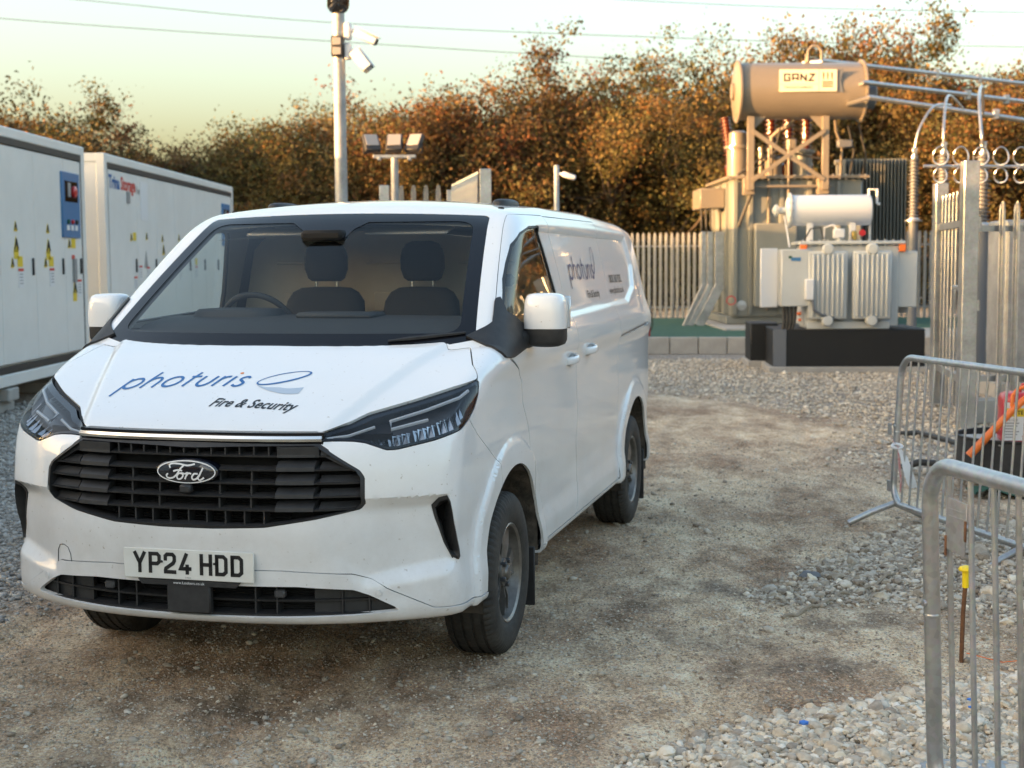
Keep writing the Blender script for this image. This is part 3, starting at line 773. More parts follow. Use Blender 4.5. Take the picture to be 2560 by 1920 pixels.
def rim_mesh():
    mb = MB(); mb.lathe([(.208, -.09), (.190, -.085), (.185, .02), (.200, .088), (.212, .096), (.206, .100), (.196, .092), (.188, .05), (.180, .03)], (0, 0, 0), 'Y', 48, cap=False)
    for k in range(5):
        a0 = 2*math.pi*k/5+.3
        for da in (-.17, .17):
            a1 = a0+da; c0_, s0_ = math.cos(a0+da*.9), math.sin(a0+da*.9); c1_, s1_ = math.cos(a1), math.sin(a1)
            p0 = Vector((.045*c0_, .072, .045*s0_)); p1 = Vector((.115*c1_, .078, .115*s1_)); p2 = Vector((.194*c1_, .070, .194*s1_))
            for q0, q1, w0, w1 in ((p0, p1, .020, .017), (p1, p2, .017, .024)):
                d = (q1-q0).normalized(); t = Vector((0, 1, 0)).cross(d).normalized(); y = Vector((0, 1, 0))
                V = [q0-t*w0, q0+t*w0, q1+t*w1, q1-t*w1]
                V = V+[v-y*.035 for v in V]; V[0] -= y*.008; V[3] -= y*.008
                mb.add(V, [(0, 1, 2, 3), (0, 4, 5, 1), (1, 5, 6, 2), (2, 6, 7, 3), (3, 7, 4, 0)])
    return mb
TV, TF = tyre_mesh()
wheel0 = None
for hx in (HUBF, HUBR):
    for sg in (1, -1):
        wy = .835
        W_ = empty('wheel', (sg*wy, hx, HZ)); W_.parent = VAN
        W_.rotation_euler = Euler((R(17*hx+40*sg), 0, 0 if sg > 0 else R(180)), 'XYZ')
        if wheel0 is None:
            wheel0 = W_; sw = lambda L_: [(v[1], v[0], v[2]) for v in L_]
            t = mesh_obj('tyre', sw(TV), TF, M['tyre'], W_, True, 50)
            mb = rim_mesh(); mb.V = sw(mb.V); mb.build('rim', M['rim'], W_)
            mb = MB(); mb.lathe([(.062, .05), (.058, .078), (.034, .086), (.030, .096), (.026, .098), (.001, .099)], (0, 0, 0), 'Y', 24); mb.V = sw(mb.V); mb.build('hub_cap', M['rim'], W_)
            mb = MB()
            for k in range(5): a = 2*math.pi*k/5; mb.lathe([(.011, .07), (.011, .092), (.008, .095)], (.052*math.cos(a), 0, .052*math.sin(a)), 'Y', 6)
            mb.V = sw(mb.V); mb.build('wheel_nut', M['lamp_dark'], W_)
            mb = MB(); mb.lathe([(.15, -.02), (.15, .0), (.04, .004), (.04, .05)], (0, 0, 0), 'Y', 32); mb.V = sw(mb.V); mb.build('brake_disc', M['lamp_dark'], W_)
            mb = MB(); mb.lathe([(.20, -.05), (.20, -.045)], (0, 0, 0), 'Y', 32); mb.V = sw(mb.V); mb.build('brake_backplate', bh, W_)
        else:
            for ch in wheel0.children: c = ch.copy(); COL.objects.link(c); c.parent = W_
        # muddy wheel-arch liner
        mb = MB(); n = 28; V = []
        for k in range(n+1):
            a = R(-8)+R(196)*k/n; rr = .468+.006*math.sin(k*2.3)
            for yy in (.958, .93, .60): V.append((hx+(rr-(.012 if yy == .93 else 0))*math.cos(a), sg*yy*1.0 if yy < .9 else sg*(yy-.012), HZ+rr*math.sin(a)))
        Fc = [(k*3+j, (k+1)*3+j, (k+1)*3+j+1, k*3+j+1) for k in range(n) for j in range(2)]
        mb.add(V, Fc)
        c_ = len(mb.V); mb.add([(hx, sg*.60, HZ)]+[(hx+.47*math.cos(R(-8)+R(196)*k/n), sg*.60, HZ+.47*math.sin(R(-8)+R(196)*k/n)) for k in range(n+1)], [(0, k+1, k+2) for k in range(n)])
        vbuild(mb, 'arch_liner', M['arch_mud'], VAN)
        mb = MB(); mb.box((hx+.43, sg*.84, .235 if hx < 2 else .25), (.012, .20, .27 if hx < 2 else .33), .004); vbuild(mb, 'mud_flap', bp, VAN)
mb = MB(); mb.box((HUBF, 0, .30), (.10, 1.5, .10), .02); mb.box((HUBR, 0, .30), (.09, 1.5, .09), .02); mb.box((2.6, 0, .30), (3.0, .7, .12), .02); vbuild(mb, 'underbody', bh, VAN)
for sg in (1, -1):
    mb = MB(); mb.tube([(1.60, sg*.915, .345), (2.6, sg*.918, .345), (3.70, sg*.915, .345)], .016, 8); vbuild(mb, 'sill', vw, VAN)
# ---------------------------------------------------------------- mirrors
def sell(cx, cy, cz, hx, hy, e=3.0, n=28):
    return [(cx+hx*math.copysign(abs(math.cos(a))**(2/e), math.cos(a)), cy+hy*math.copysign(abs(math.sin(a))**(2/e), math.sin(a)), cz) for a in np.linspace(0, 2*math.pi, n+1)[:-1]]
def loft(mb, rings, cap=True):
    n = len(rings[0]); V = [p for r_ in rings for p in r_]
    Fc = [(j*n+i, j*n+(i+1) % n, (j+1)*n+(i+1) % n, (j+1)*n+i) for j in range(len(rings)-1) for i in range(n)]
    if cap: Fc += [tuple(range(n))[::-1], tuple((len(rings)-1)*n+i for i in range(n))]
    mb.add(V, Fc)
for sg in (1, -1):
    MR = empty('door_mirror', (0, 0, 0)); MR.parent = VAN
    cy = 1.042
    mb = MB(); rings = []
    for z, k in ((1.365, .985), (1.40, 1.0), (1.44, .995), (1.472, .965), (1.492, .915), (1.505, .84), (1.513, .70), (1.5165, .42), (1.517, .1)):
        rings.append(sell(1.32+(1-k)*.02, sg*(cy-.012*(1-k)), z, .082*k, .092*k, 3.2))
    loft(mb, rings); vbuild(mb, 'mirror_cap', vw, MR, True, 70)
    mb = MB(); rings = []
    for z, k in ((1.285, .30), (1.288, .60), (1.297, .86), (1.315, .955), (1.3635, .97)): rings.append(sell(1.32, sg*(cy+.004*(1-k)), z, .08*k, .092*k, 3.2))
    loft(mb, rings); vbuild(mb, 'mirror_base', bp, MR, True, 70)
    mb = MB(); rings = []
    for t in np.linspace(0, 1, 7):
        y = .862+(.985-.862)*t; hz = .062-.026*t; hx_ = .17-.10*t; zc = 1.300+.022*t; xc = 1.20+.12*t
        rings.append([(xc+hx_*math.copysign(abs(math.cos(a))**.8, math.cos(a)), sg*y, zc+hz*math.copysign(abs(math.sin(a))**.8, math.sin(a))) for a in np.linspace(0, 2*math.pi, 25)[:-1]])
    loft(mb, rings); vbuild(mb, 'mirror_arm', bp, MR, True, 60)
    mb = MB(); mb.box((1.406, sg*cy, 1.432), (.006, .18, .14), .003); vbuild(mb, 'mirror_glass', M['chrome'], MR)
    SAIL = [(.93,1.345),(.915,1.29),(.94,1.262),(1.02,1.255),(1.24,1.284),(1.42,1.345),(1.40,1.375),(1.27,1.392),(1.16,1.440),(1.20,1.50),(1.17,1.49),(1.05,1.40)]
    sl_ = clip(half(MASTER, sg), np.maximum(psdf(SAIL, half(MASTER, sg)[0][:, 0], half(MASTER, sg)[0][:, 2]), .5-A_(half(MASTER, sg)[0])))
    emit(sl_, 'mirror_sail', bp, MR, .02, off=.010)
    # handles and their cups
    for hxx, hz_, par in ((2.255, 1.168, DOORO[sg]), (2.70, 1.192, SLDO[sg])):
        H = MB(); yb = surf_y(hxx, hz_, 1)[1]
        rings = []
        for t in np.linspace(0, 1, 9):
            x = hxx-.095+.19*t; bul = .052*math.sin(math.pi*min(max(t, .02), .98))**.45
            rings.append([(x, sg*(yb-.02+bul+.010*math.cos(a)), hz_+.006*(t-.5)*2+.019*math.sin(a)) for a in np.linspace(0, 2*math.pi, 13)[:-1]])
        loft(H, rings); vbuild(H, 'handle', vw, par, True, 60)
        H = MB(); P = [surf_y(hxx+.065*math.cos(a), hz_-.004+.034*math.sin(a), sg, .0012) for a in np.linspace(0, 2*math.pi, 25)[:-1]]
        H.add(P+[surf_y(hxx, hz_-.004, sg, -.012)], [(i, (i+1) % 24, 24) for i in range(24)]); vbuild(H, 'handle_cup', M['drl'], par)
# ---------------------------------------------------------------- roof details
for sg in (1, -1):
    mb = MB(); x0_, y0_ = 2.35, sg*.60
    z0_ = surf_z(x0_, y0_)[2]; rings = []
    for dz, k in ((-.02, 1), (.010, .97), (.020, .86), (.027, .6), (.029, .2)): rings.append(sell(x0_, y0_, z0_+dz, .16*k, .052*k, 2.6, 20))
    loft(mb, rings); vbuild(mb, 'roof_bar_foot', bp, VAN, True, 60)
    p = surf_z(1.93, sg*.685, .001); mb = MB(); mb.lathe([(.016, -.004), (.014, .003), (.004, .005)], p, 'Z', 12); vbuild(mb, 'roof_plug', bh, VAN)
    g = [surf_y(x, z, sg, -.004) for x, z in ((1.80, 1.866), (2.3, 1.882), (2.9, 1.888), (3.55, 1.886))]
mb = MB(); wp_ = [surf_x(y, 1.330+.10*max(0, (y-.5)), .006) for y in (.50, .58, .66, .74, .79)]; mb.tube(wp_, [.004, .009, .009, .007, .005], 6); vbuild(mb, 'wiper', bp, VAN)
# ---------------------------------------------------------------- lettering on the bonnet
def on_hood(u, v):
    """u to the right, v up the bonnet, in metres from the middle of the bonnet"""
    x, y = .40+v, u; P = surf_z(x, y, .0014); return vl(*P)
def word_photuris(fn, name, m, parent, k=1.0, shear=.62, orange=None, yscale=1.0):
    T_ = lambda P: [((a+b*shear)*k, b*k*yscale) for a, b in P]
    X = 1.0; parts = []; x = 0; th = .17
    def bowl(cx): return _arc2(cx, .5, .48, .44, 90, 450, 26)
    parts += [(T_(_arc2(x+.52, .5, .48, .44, 90, 450, 26)), 0), (T_([(x+.04, .95), (x+.04, -.55)]), 0)]; x += 1.42
    parts += [(T_([(x, 1.50), (x, .02)]), 0), (T_([(x, .5)]+_arc2(x+.40, .5, .38, .44, 160, 0, 12)+[(x+.78, .02)]), 0)]; x += 1.20
    parts += [(T_(_arc2(x+.50, .5, .50, .44, 90, 450, 26)), 0)]; x += 1.36
    parts += [(T_([(x+.22, 1.36), (x+.22, .02)]), 0), (T_([(x-.02, .93), (x+.62, .93)]), 0)]; x += .92
    parts += [(T_([(x, .95), (x, .46)]+_arc2(x+.39, .46, .39, .42, 180, 360, 14)+[(x+.78, .95)]), 0)]; x += 1.22
    parts += [(T_([(x, .95), (x, .02)]), 0), (T_([(x, .52)]+_arc2(x+.34, .56, .34, .36, 170, 75, 8)), 0)]; x += .74
    parts += [(T_([(x, .95), (x, .02)]), 0)]; xi = x; x += .42
    parts += [(T_(smooth([(x+.56, .80), (x+.36, .93), (x+.12, .84), (x+.10, .66), (x+.34, .50), (x+.56, .34), (x+.50, .12), (x+.26, .04), (x+.0, .18)], 5)), 0)]
    flat([(p, th*k, False, None) for p, _ in parts], fn, name, m, parent, .03*k if k > .1 else .012)
    if orange:
        c = T_([(xi+.0, 1.28)])[0]; mesh_obj('letter_dot', [fn(c[0]+.11*k*math.cos(a)*1.1, c[1]+.09*k*math.sin(a)) for a in np.linspace(0, 6.2832, 17)[:-1]], [tuple(range(16))], orange, parent)
    return (x+.6)*k
def swoosh(fn, parent, m1, m2, cx, cy, a, b, rot):
    c, s = math.cos(rot), math.sin(rot); P = []
    for t in np.linspace(0, 2*math.pi, 61)[:-1]: P.append((cx+a*math.cos(t)*c-b*math.sin(t)*s, cy+a*math.cos(t)*s+b*math.sin(t)*c))
    Q = []
    for t in np.linspace(0, 2*math.pi, 61)[:-1]: Q.append((cx-.02*a+a*.93*math.cos(t)*c-b*.78*math.sin(t)*s, cy+.05*b+a*.93*math.cos(t)*s+b*.78*math.sin(t)*c))
    n = 60; mesh_obj('logo_loop', [fn(*p) for p in P]+[fn(*p) for p in Q], [(i, (i+1) % n, n+(i+1) % n, n+i) for i in range(n)], m1, parent)
    return P
on = lambda u, v: on_hood(-.452+u, -.062+v)
# the word runs from y=-.47 to +.10; letters lean to the right as printed
k_ = .0655
word_photuris(lambda u, v: on_hood(-.468+u*1.0, -.035+v*1.25), 'bonnet_lettering', M['blue_vinyl'], HOODO, k_, .42, M['orange_vinyl'])
swoosh(lambda u, v: on_hood(u, v), HOODO, M['blue_vinyl'], None, .205, .045, .108, .038, R(30))
mesh_obj('logo_tail', [on_hood(a, b-.016) for a, b in smooth([(.105, .005), (.155, -.015), (.21, -.012), (.255, -.015), (.31, .0)], 4)]+[on_hood(a, b-.016) for a, b in smooth([(.105, .006), (.155, -.028), (.22, -.050), (.265, -.054), (.305, -.045)], 4)],
         [(i, i+1, 17+i+1, 17+i) for i in range(16)], M['pale_vinyl'], HOODO)
text_obj('bonnet_strapline', 'Fire & Security', .058, lambda u, v: on_hood(-.012+u*.93, -.178+v*1.4), M['black_vinyl'], HOODO, shear=.42, spacing=1.04, off=.0012)
# ---------------------------------------------------------------- lettering on the sides
for sg in (1, -1):
    def on_side(x0, z0, flip=sg):
        def f(u, v):
            x = x0+u; P = surf_y(x, z0+v, sg, .0015); return vl(*P)
        return f
    if sg < 0: continue
    word_photuris(on_side(2.58, 1.555), 'side_lettering', M['navy_vinyl'], SLDO[sg], .082, .20)
    swoosh(on_side(0, 0), SLDO[sg], M['navy_vinyl'], None, 3.27, 1.655, .085, .042, R(60))
    text_obj('side_strapline', 'Fire & Security', .056, on_side(2.93, 1.455), M['black_vinyl'], SLDO[sg], off=.001)
    text_obj('side_phone_number', '0800 368 9282', .066, on_side(3.66, 1.525), M['black_vinyl'], VAN, off=.001)
    text_obj('side_web_address', 'www.photuris.co.uk', .056, on_side(3.60, 1.462), M['black_vinyl'], VAN, off=.0008)
# ---------------------------------------------------------------- cab interior
CAB = empty('cab_interior', (0, 0, 0)); CAB.parent = VAN
mb = MB(); P = [(-.83, .6), (.83, .6), (.86, 1.3), (.78, 1.72), (.66, 1.84), (-.66, 1.84), (-.78, 1.72), (-.86, 1.3)]
mb.prism(P, lambda a, b, d: (d, a, b), 2.36, 2.39)
for y in (-.5, .0, .5): mb.box((2.352, y, 1.45), (.012, .22, .10), .005); mb.box((2.352, y, 1.65), (.012, .30, .012), .004)
vbuild(mb, 'bulkhead', M['bulkhead'], CAB)
mb = MB(); mb.box((1.7, 0, .62), (1.5, 1.6, .04)); vbuild(mb, 'cab_floor', M['trim_dark'], CAB)
mb = MB(); rings = []
for x, z, hh in ((.93, 1.28, .06), (1.0, 1.345, .2), (1.1, 1.385, .3), (1.25, 1.405, .4), (1.42, 1.412, .4), (1.50, 1.395, .4), (1.54, 1.33, .35), (1.56, 1.1, .2)):
    hy = min(.80, float(Wz(np.array(z)))-.09)
    rings.append([(x, -hy, z-hh), (x, -hy, z-.05), (x, -hy*.93, z), (x, -hy*.3, z+.006), (x, hy*.3, z+.006), (x, hy*.93, z), (x, hy, z-.05), (x, hy, z-hh)])
loft(mb, rings); vbuild(mb, 'dashboard', M['trim_dark'], CAB, True, 30)
mb = MB(); rings = [sell(1.40, -.42, z, hx_, hy_, 3) for z, hx_, hy_ in ((1.39, .14, .22), (1.43, .13, .205), (1.444, .115, .19), (1.448, .06, .12))]; loft(mb, rings); vbuild(mb, 'instrument_hood', M['trim_dark'], CAB)
mb = MB(); mb.box((1.33, .10, 1.418), (.20, .36, .03), .012); vbuild(mb, 'dash_tray', M['trim_dark'], CAB)
mb = MB(); tilt = Matrix.Rotation(R(-28), 3, 'Y')
mb.tube([Vector((1.70, -.46, 1.34))+tilt @ Vector((0, .185*math.cos(a), .185*math.sin(a))) for a in np.linspace(0, 2*math.pi, 41)[:-1]], .015, 10, closed=True)
mb.box((1.70, -.46, 1.335), (.05, .15, .11), .02); mb.box((1.70, -.46, 1.33), (.02, .34, .03), .008); vbuild(mb, 'steering_wheel', M['trim_dark'], CAB)
def seat(y, wd):
    st = MB(); rings = []
    for z, hx_, hy_, xx in ((.95, .07, wd*.92, 1.98), (1.15, .075, wd, 2.02), (1.35, .07, wd, 2.06), (1.46, .06, wd*.94, 2.085), (1.505, .05, wd*.80, 2.09), (1.527, .035, wd*.60, 2.095), (1.532, .01, wd*.3, 2.095)): rings.append(sell(xx, y, z, hx_, hy_, 3.2))
    loft(st, rings); st.box((1.85, y, .92), (.5, wd*2, .16), .05); s = vbuild(st, 'seat', M['seat_cloth'], CAB, True, 60)
    hd = MB(); rings = []
    for z, hx_, hy_ in ((1.560, .03, .075), (1.575, .045, .095), (1.62, .055, .110), (1.68, .055, .110), (1.72, .05, .100), (1.745, .04, .082), (1.757, .02, .05)): rings.append(sell(2.10, y, z, hx_, hy_, 3.0))
    loft(hd, rings); vbuild(hd, 'headrest', M['seat_cloth'], CAB, True, 60)
    for dy in (-.055, .055): p = MB(); p.tube([(2.10, y+dy, 1.50), (2.10, y+dy, 1.58)], .006, 8); vbuild(p, 'headrest_post', M['chrome'], CAB)
seat(-.272, .215); seat(.237, .20)
mb = MB(); mb.tube([(2.15, .60, 1.56), (2.10, .55, 1.45), (2.0, .45, 1.2)], .02, 6); mb.box((2.2, .62, 1.56), (.05, .12, .06), .015); vbuild(mb, 'seat_belt', M['seat_cloth'], CAB)
mb = MB(); hl = [(x, y, 1.80+.04*max(0, (x-1.7))-.05*(y/.75)**2) for x in (1.66, 1.9, 2.36) for y in np.linspace(-.66, .66, 9)]
mb.add(hl, [(i*9+j, i*9+j+1, (i+1)*9+j+1, (i+1)*9+j) for i in range(2) for j in range(8)]); vbuild(mb, 'headlining', M['headliner'], CAB)
for sg in (-1, 1):
    mb = MB(); mb.box((1.72, sg*.30, 1.80), (.14, .40, .012), .005, rot=Matrix.Rotation(R(-12), 3, 'Y')); vbuild(mb, 'sun_visor', M['headliner'], CAB)
mb = MB(); mb.box((1.45, -.02, 1.775), (.10, .20, .05), .015); vbuild(mb, 'sensor_pod', M['black_hole'], CAB)
# ================================================================ ground
def vnoise(x, y, seed=0):
    """smooth value noise on arrays"""
    xi = np.floor(x).astype(np.int64); yi = np.floor(y).astype(np.int64); fx = x-xi; fy = y-yi
    fx = fx*fx*(3-2*fx); fy = fy*fy*(3-2*fy)
    def h(a, b):
        n = (a*374761393+b*668265263+seed*974634777) & 0x7fffffff; n = (n ^ (n >> 13))*1274126177 & 0x7fffffff; return ((n ^ (n >> 16)) & 0xffff)/65535.
    return (h(xi, yi)*(1-fx)+h(xi+1, yi)*fx)*(1-fy)+(h(xi, yi+1)*(1-fx)+h(xi+1, yi+1)*fx)*fy
def fbm(x, y, oct=4, seed=0):
    v = 0; a = .5
    for k in range(oct): v = v+a*vnoise(x*2**k, y*2**k, seed+k*17); a *= .5
    return v
PATCH = [(.20,4.2),(.44,4.62),(.73,4.93),(.98,5.05),(1.43,5.22),(1.73,5.42),(2.05,5.55),(3.2,5.9),(3.4,3.2),(.0,3.2)]
HEAP = [(1.25,6.95),(1.6,7.35),(2.05,8.1),(2.4,8.6),(2.9,8.9),(3.6,8.2),(3.6,6.3),(2.7,6.1),(2.2,6.7),(1.75,6.9)]
LEFTG = [(-1.9,7.6),(-2.5,6.4),(-3.4,5.4),(-6.0,4.2),(-9,4),(-9,40),(-2.2,40),(-2.1,12)]
FARG = [(1.2,30),(1.3,18.3),(2.3,17.6),(3.0,16.2),(3.4,14.2),(2.9,11.8),(3.3,10.3),(4.2,9.3),(9,9),(12,30)]
WETP = [((1.05,7.0),.85,.55),((1.5,6.5),.6,.35),((.75,6.1),.5,.25),((-.9,5.2),.9,.35),((-.2,7.4),.7,.9),((1.2,5.7),.6,.2),((-1.6,4.6),.5,.15)]
OCHRE = [((1.2,10.5),1.0,1.6),((2.2,9.6),.6,.35),((-.9,5.0),.7,.35),((-1.5,4.7),.5,.25),((.6,13.5),1.4,2.0),((-.3,4.9),.3,.2)]
def g_masks(x, y):
    wob = (fbm(x*2.1, y*2.1, 4, 3)-.47)*.55
    m = np.zeros_like(x)
    for P, sft, s in ((PATCH, .07, .35), (HEAP, .30, 1.0), (LEFTG, .25, 1.0), (FARG, .6, 2.2)): m = np.maximum(m, sstep(sft, -sft, psdf(P, x, y)+wob*s*.8))
    wet = np.zeros_like(x); och = np.zeros_like(x)
    for (cx, cy), a, b in WETP: wet = np.maximum(wet, np.exp(-(((x-cx)/a)**2+((y-cy)/b)**2)*1.2))
    for (cx, cy), a, b in OCHRE: och = np.maximum(och, np.exp(-(((x-cx)/a)**2+((y-cy)/b)**2)*1.2))
    return m, wet*sstep(.26, .56, fbm(x*4, y*4, 4, 9)), och
def g_z(x, y):
    near = sstep(24, 12, y)*sstep(12, 7, np.abs(x))
    z = near*((fbm(x*1.3, y*1.3, 3, 1)-.45)*.035+(fbm(x*7, y*7, 4, 5)-.47)*.028+(fbm(x*24, y*24, 3, 8)-.45)*.018)
    hp = psdf(HEAP, x, y); z = z+sstep(.1, -.7, hp)*.07*(.5+fbm(x*3, y*3, 3, 21))
    z = z+sstep(.05, -.25, psdf(PATCH, x, y))*.03
    # tyre ruts: shallow, along the lane the van came in on
    a = x+.2555*(y-5.6)*-1+.15
    for c, dpt in ((-2.25, .02), (-.72, .022), (.95, .014)): m_ = np.exp(-((a-c)/.13)**4)*(.35+vnoise(y*1.7, a*0+c, 2)); z = z-near*m_*(dpt*1.25+.007*np.sin(y*95+np.abs(a-c)*60))
    # keep it level where the van's tyres stand
    for wx, wy in ((-.11, 6.01), (-1.73, 6.43), (.66, 9.01), (-.96, 9.43)):
        d = np.hypot(x-wx, y-wy); z = z*sstep(.18, .5, d)+.004*sstep(.5, .18, d)
    return z
gx = np.unique(np.concatenate([np.linspace(-400, -12, 14), np.linspace(-12, -3.2, 80), np.linspace(-3.2, 3.4, 360), np.linspace(3.4, 12, 90), np.linspace(12, 500, 16)]))
gy = np.unique(np.concatenate([np.linspace(-300, -4, 10), np.linspace(-4, 3.4, 20), np.linspace(3.4, 9.6, 380), np.linspace(9.6, 16, 130), np.linspace(16, 46, 70), np.linspace(46, 1500, 20)]))
GX, GY = np.meshgrid(gx, gy, indexing='ij'); fx_, fy_ = GX.ravel(), GY.ravel()
GZ = g_z(fx_, fy_)
bank = sstep(-34, -46, fx_)*sstep(70, 55, fy_)*sstep(-190, -150, fy_)
n1 = len(gy); ii = np.arange(len(gx)-1)[:, None]*n1+np.arange(n1-1)[None, :]; ii = ii.ravel()
GO = mesh_obj('ground', np.stack([fx_, fy_, GZ], 1), np.stack([ii, ii+n1, ii+n1+1, ii+1], 1), None or M['arch_mud'], None, True, 180)
mk, wt, oc = g_masks(fx_, fy_)
for nm, ar in (('gravel', mk), ('wet', wt), ('ochre', oc)):
    at_ = GO.data.attributes.new(nm, 'FLOAT', 'POINT'); at_.data.foreach_set('value', ar.astype(np.float32))
def ground_mat():
    m = bpy.data.materials.new('site_ground'); m.use_nodes = True; n = m.node_tree.nodes; L = m.node_tree.links; b = n['Principled BSDF']
    b.inputs['Specular IOR Level'].default_value = .25
    geo = n.new('ShaderNodeNewGeometry'); P = geo.outputs['Position']
    def noise(sc, det=6, rough=.6, sy=1.0):
        mp = n.new('ShaderNodeMapping'); mp.inputs['Scale'].default_value = (1, sy, 1); mp.inputs['Rotation'].default_value = (0, 0, R(-8)); L.new(P, mp.inputs['Vector'])
        t = n.new('ShaderNodeTexNoise'); t.inputs['Scale'].default_value = sc; t.inputs['Detail'].default_value = det; t.inputs['Roughness'].default_value = rough; L.new(mp.outputs[0], t.inputs['Vector']); return t.outputs['Fac']
    def ramp(f, st):
        r = n.new('ShaderNodeValToRGB'); e = r.color_ramp.elements
        while len(e) < len(st): e.new(.5)
        for q, (p, c) in zip(e, st): q.position = p; q.color = (*c, 1)
        L.new(f, r.inputs['Fac']); return r.outputs['Color']
    def mix(f, a, c, mode='MIX'):
        x = n.new('ShaderNodeMix'); x.data_type = 'RGBA'; x.blend_type = mode
        for s_, v in (('Factor', f), ('A', a), ('B', c)):
            if isinstance(v, (int, float)): x.inputs[s_].default_value = v
            elif isinstance(v, tuple): x.inputs[s_].default_value = (*v, 1)
            else: L.new(v, x.inputs[s_])
        return x.outputs['Result']
    def attr(nm): a = n.new('ShaderNodeAttribute'); a.attribute_name = nm; return a.outputs['Fac']
    def math_(op, a, c=0, cl=False):
        x = n.new('ShaderNodeMath'); x.operation = op; x.use_clamp = cl
        for k, v in ((0, a), (1, c)):
            if isinstance(v, (int, float)): x.inputs[k].default_value = v
            else: L.new(v, x.inputs[k])
        return x.outputs[0]
    big = noise(.9, 5); mid = noise(6.5, 10, .74, .6); fine = noise(75, 6, .75, .7)
    dirt = ramp(mid, [(.28, (.22, .150, .085)), (.42, (.43, .32, .205)), (.54, (.57, .45, .31)), (.72, (.70, .60, .46))])
    dirt = mix(.8, dirt, ramp(fine, [(.36, (.10, .085, .06)), (.46, (.42, .40, .37)), (.55, (.60, .59, .57)), (.66, (.97, .95, .92))]), 'OVERLAY')  # dark lows paint in crevice shade that the relief hardly shows
    dirt = mix(.75, dirt, ramp(noise(1.7, 7, .62, .45), [(.36, (.26, .235, .20)), (.50, (.5, .49, .475)), (.64, (.76, .745, .72))]), 'OVERLAY')
    dirt = mix(math_('MULTIPLY', attr('ochre'), .42), dirt, mix(.5, dirt, (.26, .165, .07)))
    dirt = mix(math_('MULTIPLY', math_('MULTIPLY', attr('wet'), ramp(mid, [(.42, (1.0, 1.0, 1.0)), (.64, (.15, .15, .15))])), .95), dirt, mix(.80, dirt, (.055, .046, .036)))
    v = n.new('ShaderNodeTexVoronoi'); v.inputs['Scale'].default_value = 34; L.new(P, v.inputs['Vector'])
    v2 = n.new('ShaderNodeTexVoronoi'); v2.inputs['Scale'].default_value = 34; v2.feature = 'DISTANCE_TO_EDGE'; L.new(P, v2.inputs['Vector'])
    sx = n.new('ShaderNodeSeparateColor'); L.new(v.outputs['Color'], sx.inputs[0])
    st = ramp(sx.outputs[0], [(.0, (.20, .175, .15)), (.35, (.33, .30, .26)), (.7, (.46, .43, .385)), (1, (.58, .56, .52))])
    st = mix(ramp(v2.outputs['Distance'], [(.0, (0, 0, 0)), (.12, (1, 1, 1))]), (.10, .085, .07), st)  # dark rims between stones: crevice shade put into the colour
    st = mix(.5, st, ramp(big, [(.3, (.40, .385, .36)), (.7, (.6, .6, .6))]), 'OVERLAY')
    col = mix(attr('gravel'), dirt, st)
    # grit bedded in the dirt: two sizes of chips, each with its own tone
    for sc_, thr, dd, amt in ((30, .66, .33, .62), (62, .48, .36, .72), (125, .38, .38, .60)):
        va = n.new('ShaderNodeTexVoronoi'); va.inputs['Scale'].default_value = sc_; L.new(P, va.inputs['Vector'])
        sa = n.new('ShaderNodeSeparateColor'); L.new(va.outputs['Color'], sa.inputs[0])
        ga = math_('MULTIPLY', math_('GREATER_THAN', sa.outputs[1], thr), math_('LESS_THAN', va.outputs['Distance'], dd))
        ga = math_('MULTIPLY', ga, math_('SUBTRACT', 1.0, math_('MULTIPLY', attr('wet'), .7)))
        dirt = mix(math_('MULTIPLY', ga, amt), dirt, ramp(sa.outputs[0], [(.0, (.11, .085, .06)), (.4, (.30, .25, .19)), (.75, (.50, .45, .38)), (1, (.66, .62, .55))]))
        col = mix(attr('gravel'), mix(.45, dirt, ramp(noise(1.7, 7, .62, .45), [(.38, (.30, .27, .235)), (.50, (.5, .49, .48)), (.62, (.68, .67, .655))]), 'OVERLAY'), st)
    # loose pale chips in the dirt
    v3 = n.new('ShaderNodeTexVoronoi'); v3.inputs['Scale'].default_value = 26; L.new(P, v3.inputs['Vector'])
    s3 = n.new('ShaderNodeSeparateColor'); L.new(v3.outputs['Color'], s3.inputs[0])
    chip = math_('MULTIPLY', math_('GREATER_THAN', s3.outputs[1], .86), math_('LESS_THAN', v3.outputs['Distance'], .30))
    chip = math_('MULTIPLY', chip, math_('SUBTRACT', 1.0, attr('gravel')))
    col = mix(math_('MULTIPLY', chip, .75), col, (.46, .42, .36))
    col = mix(1.0, col, (1.10, 1.045, .985), 'MULTIPLY')
    hs = n.new('ShaderNodeHueSaturation'); hs.inputs['Saturation'].default_value = .90; hs.inputs['Hue'].default_value = .498; L.new(col, hs.inputs['Color']); col = hs.outputs['Color']
    L.new(col, b.inputs['Base Color'])
    rg = n.new('ShaderNodeMapRange'); rg.inputs['To Min'].default_value = .92; rg.inputs['To Max'].default_value = .62; L.new(attr('wet'), rg.inputs['Value']); L.new(rg.outputs['Result'], b.inputs['Roughness'])
    hgt = math_('ADD', math_('MULTIPLY', fine, .6), math_('ADD', math_('MULTIPLY', mid, .9), math_('ADD', math_('MULTIPLY', math_('MULTIPLY', attr('gravel'), v2.outputs['Distance']), 1.6), math_('MULTIPLY', chip, .5))))
    bp = n.new('ShaderNodeBump'); bp.inputs['Strength'].default_value = .9; bp.inputs['Distance'].default_value = .022
    L.new(hgt, bp.inputs['Height']); L.new(bp.outputs['Normal'], b.inputs['Normal'])
    return m
GO.data.materials[0] = ground_mat(); GO['kind'] = 'structure'
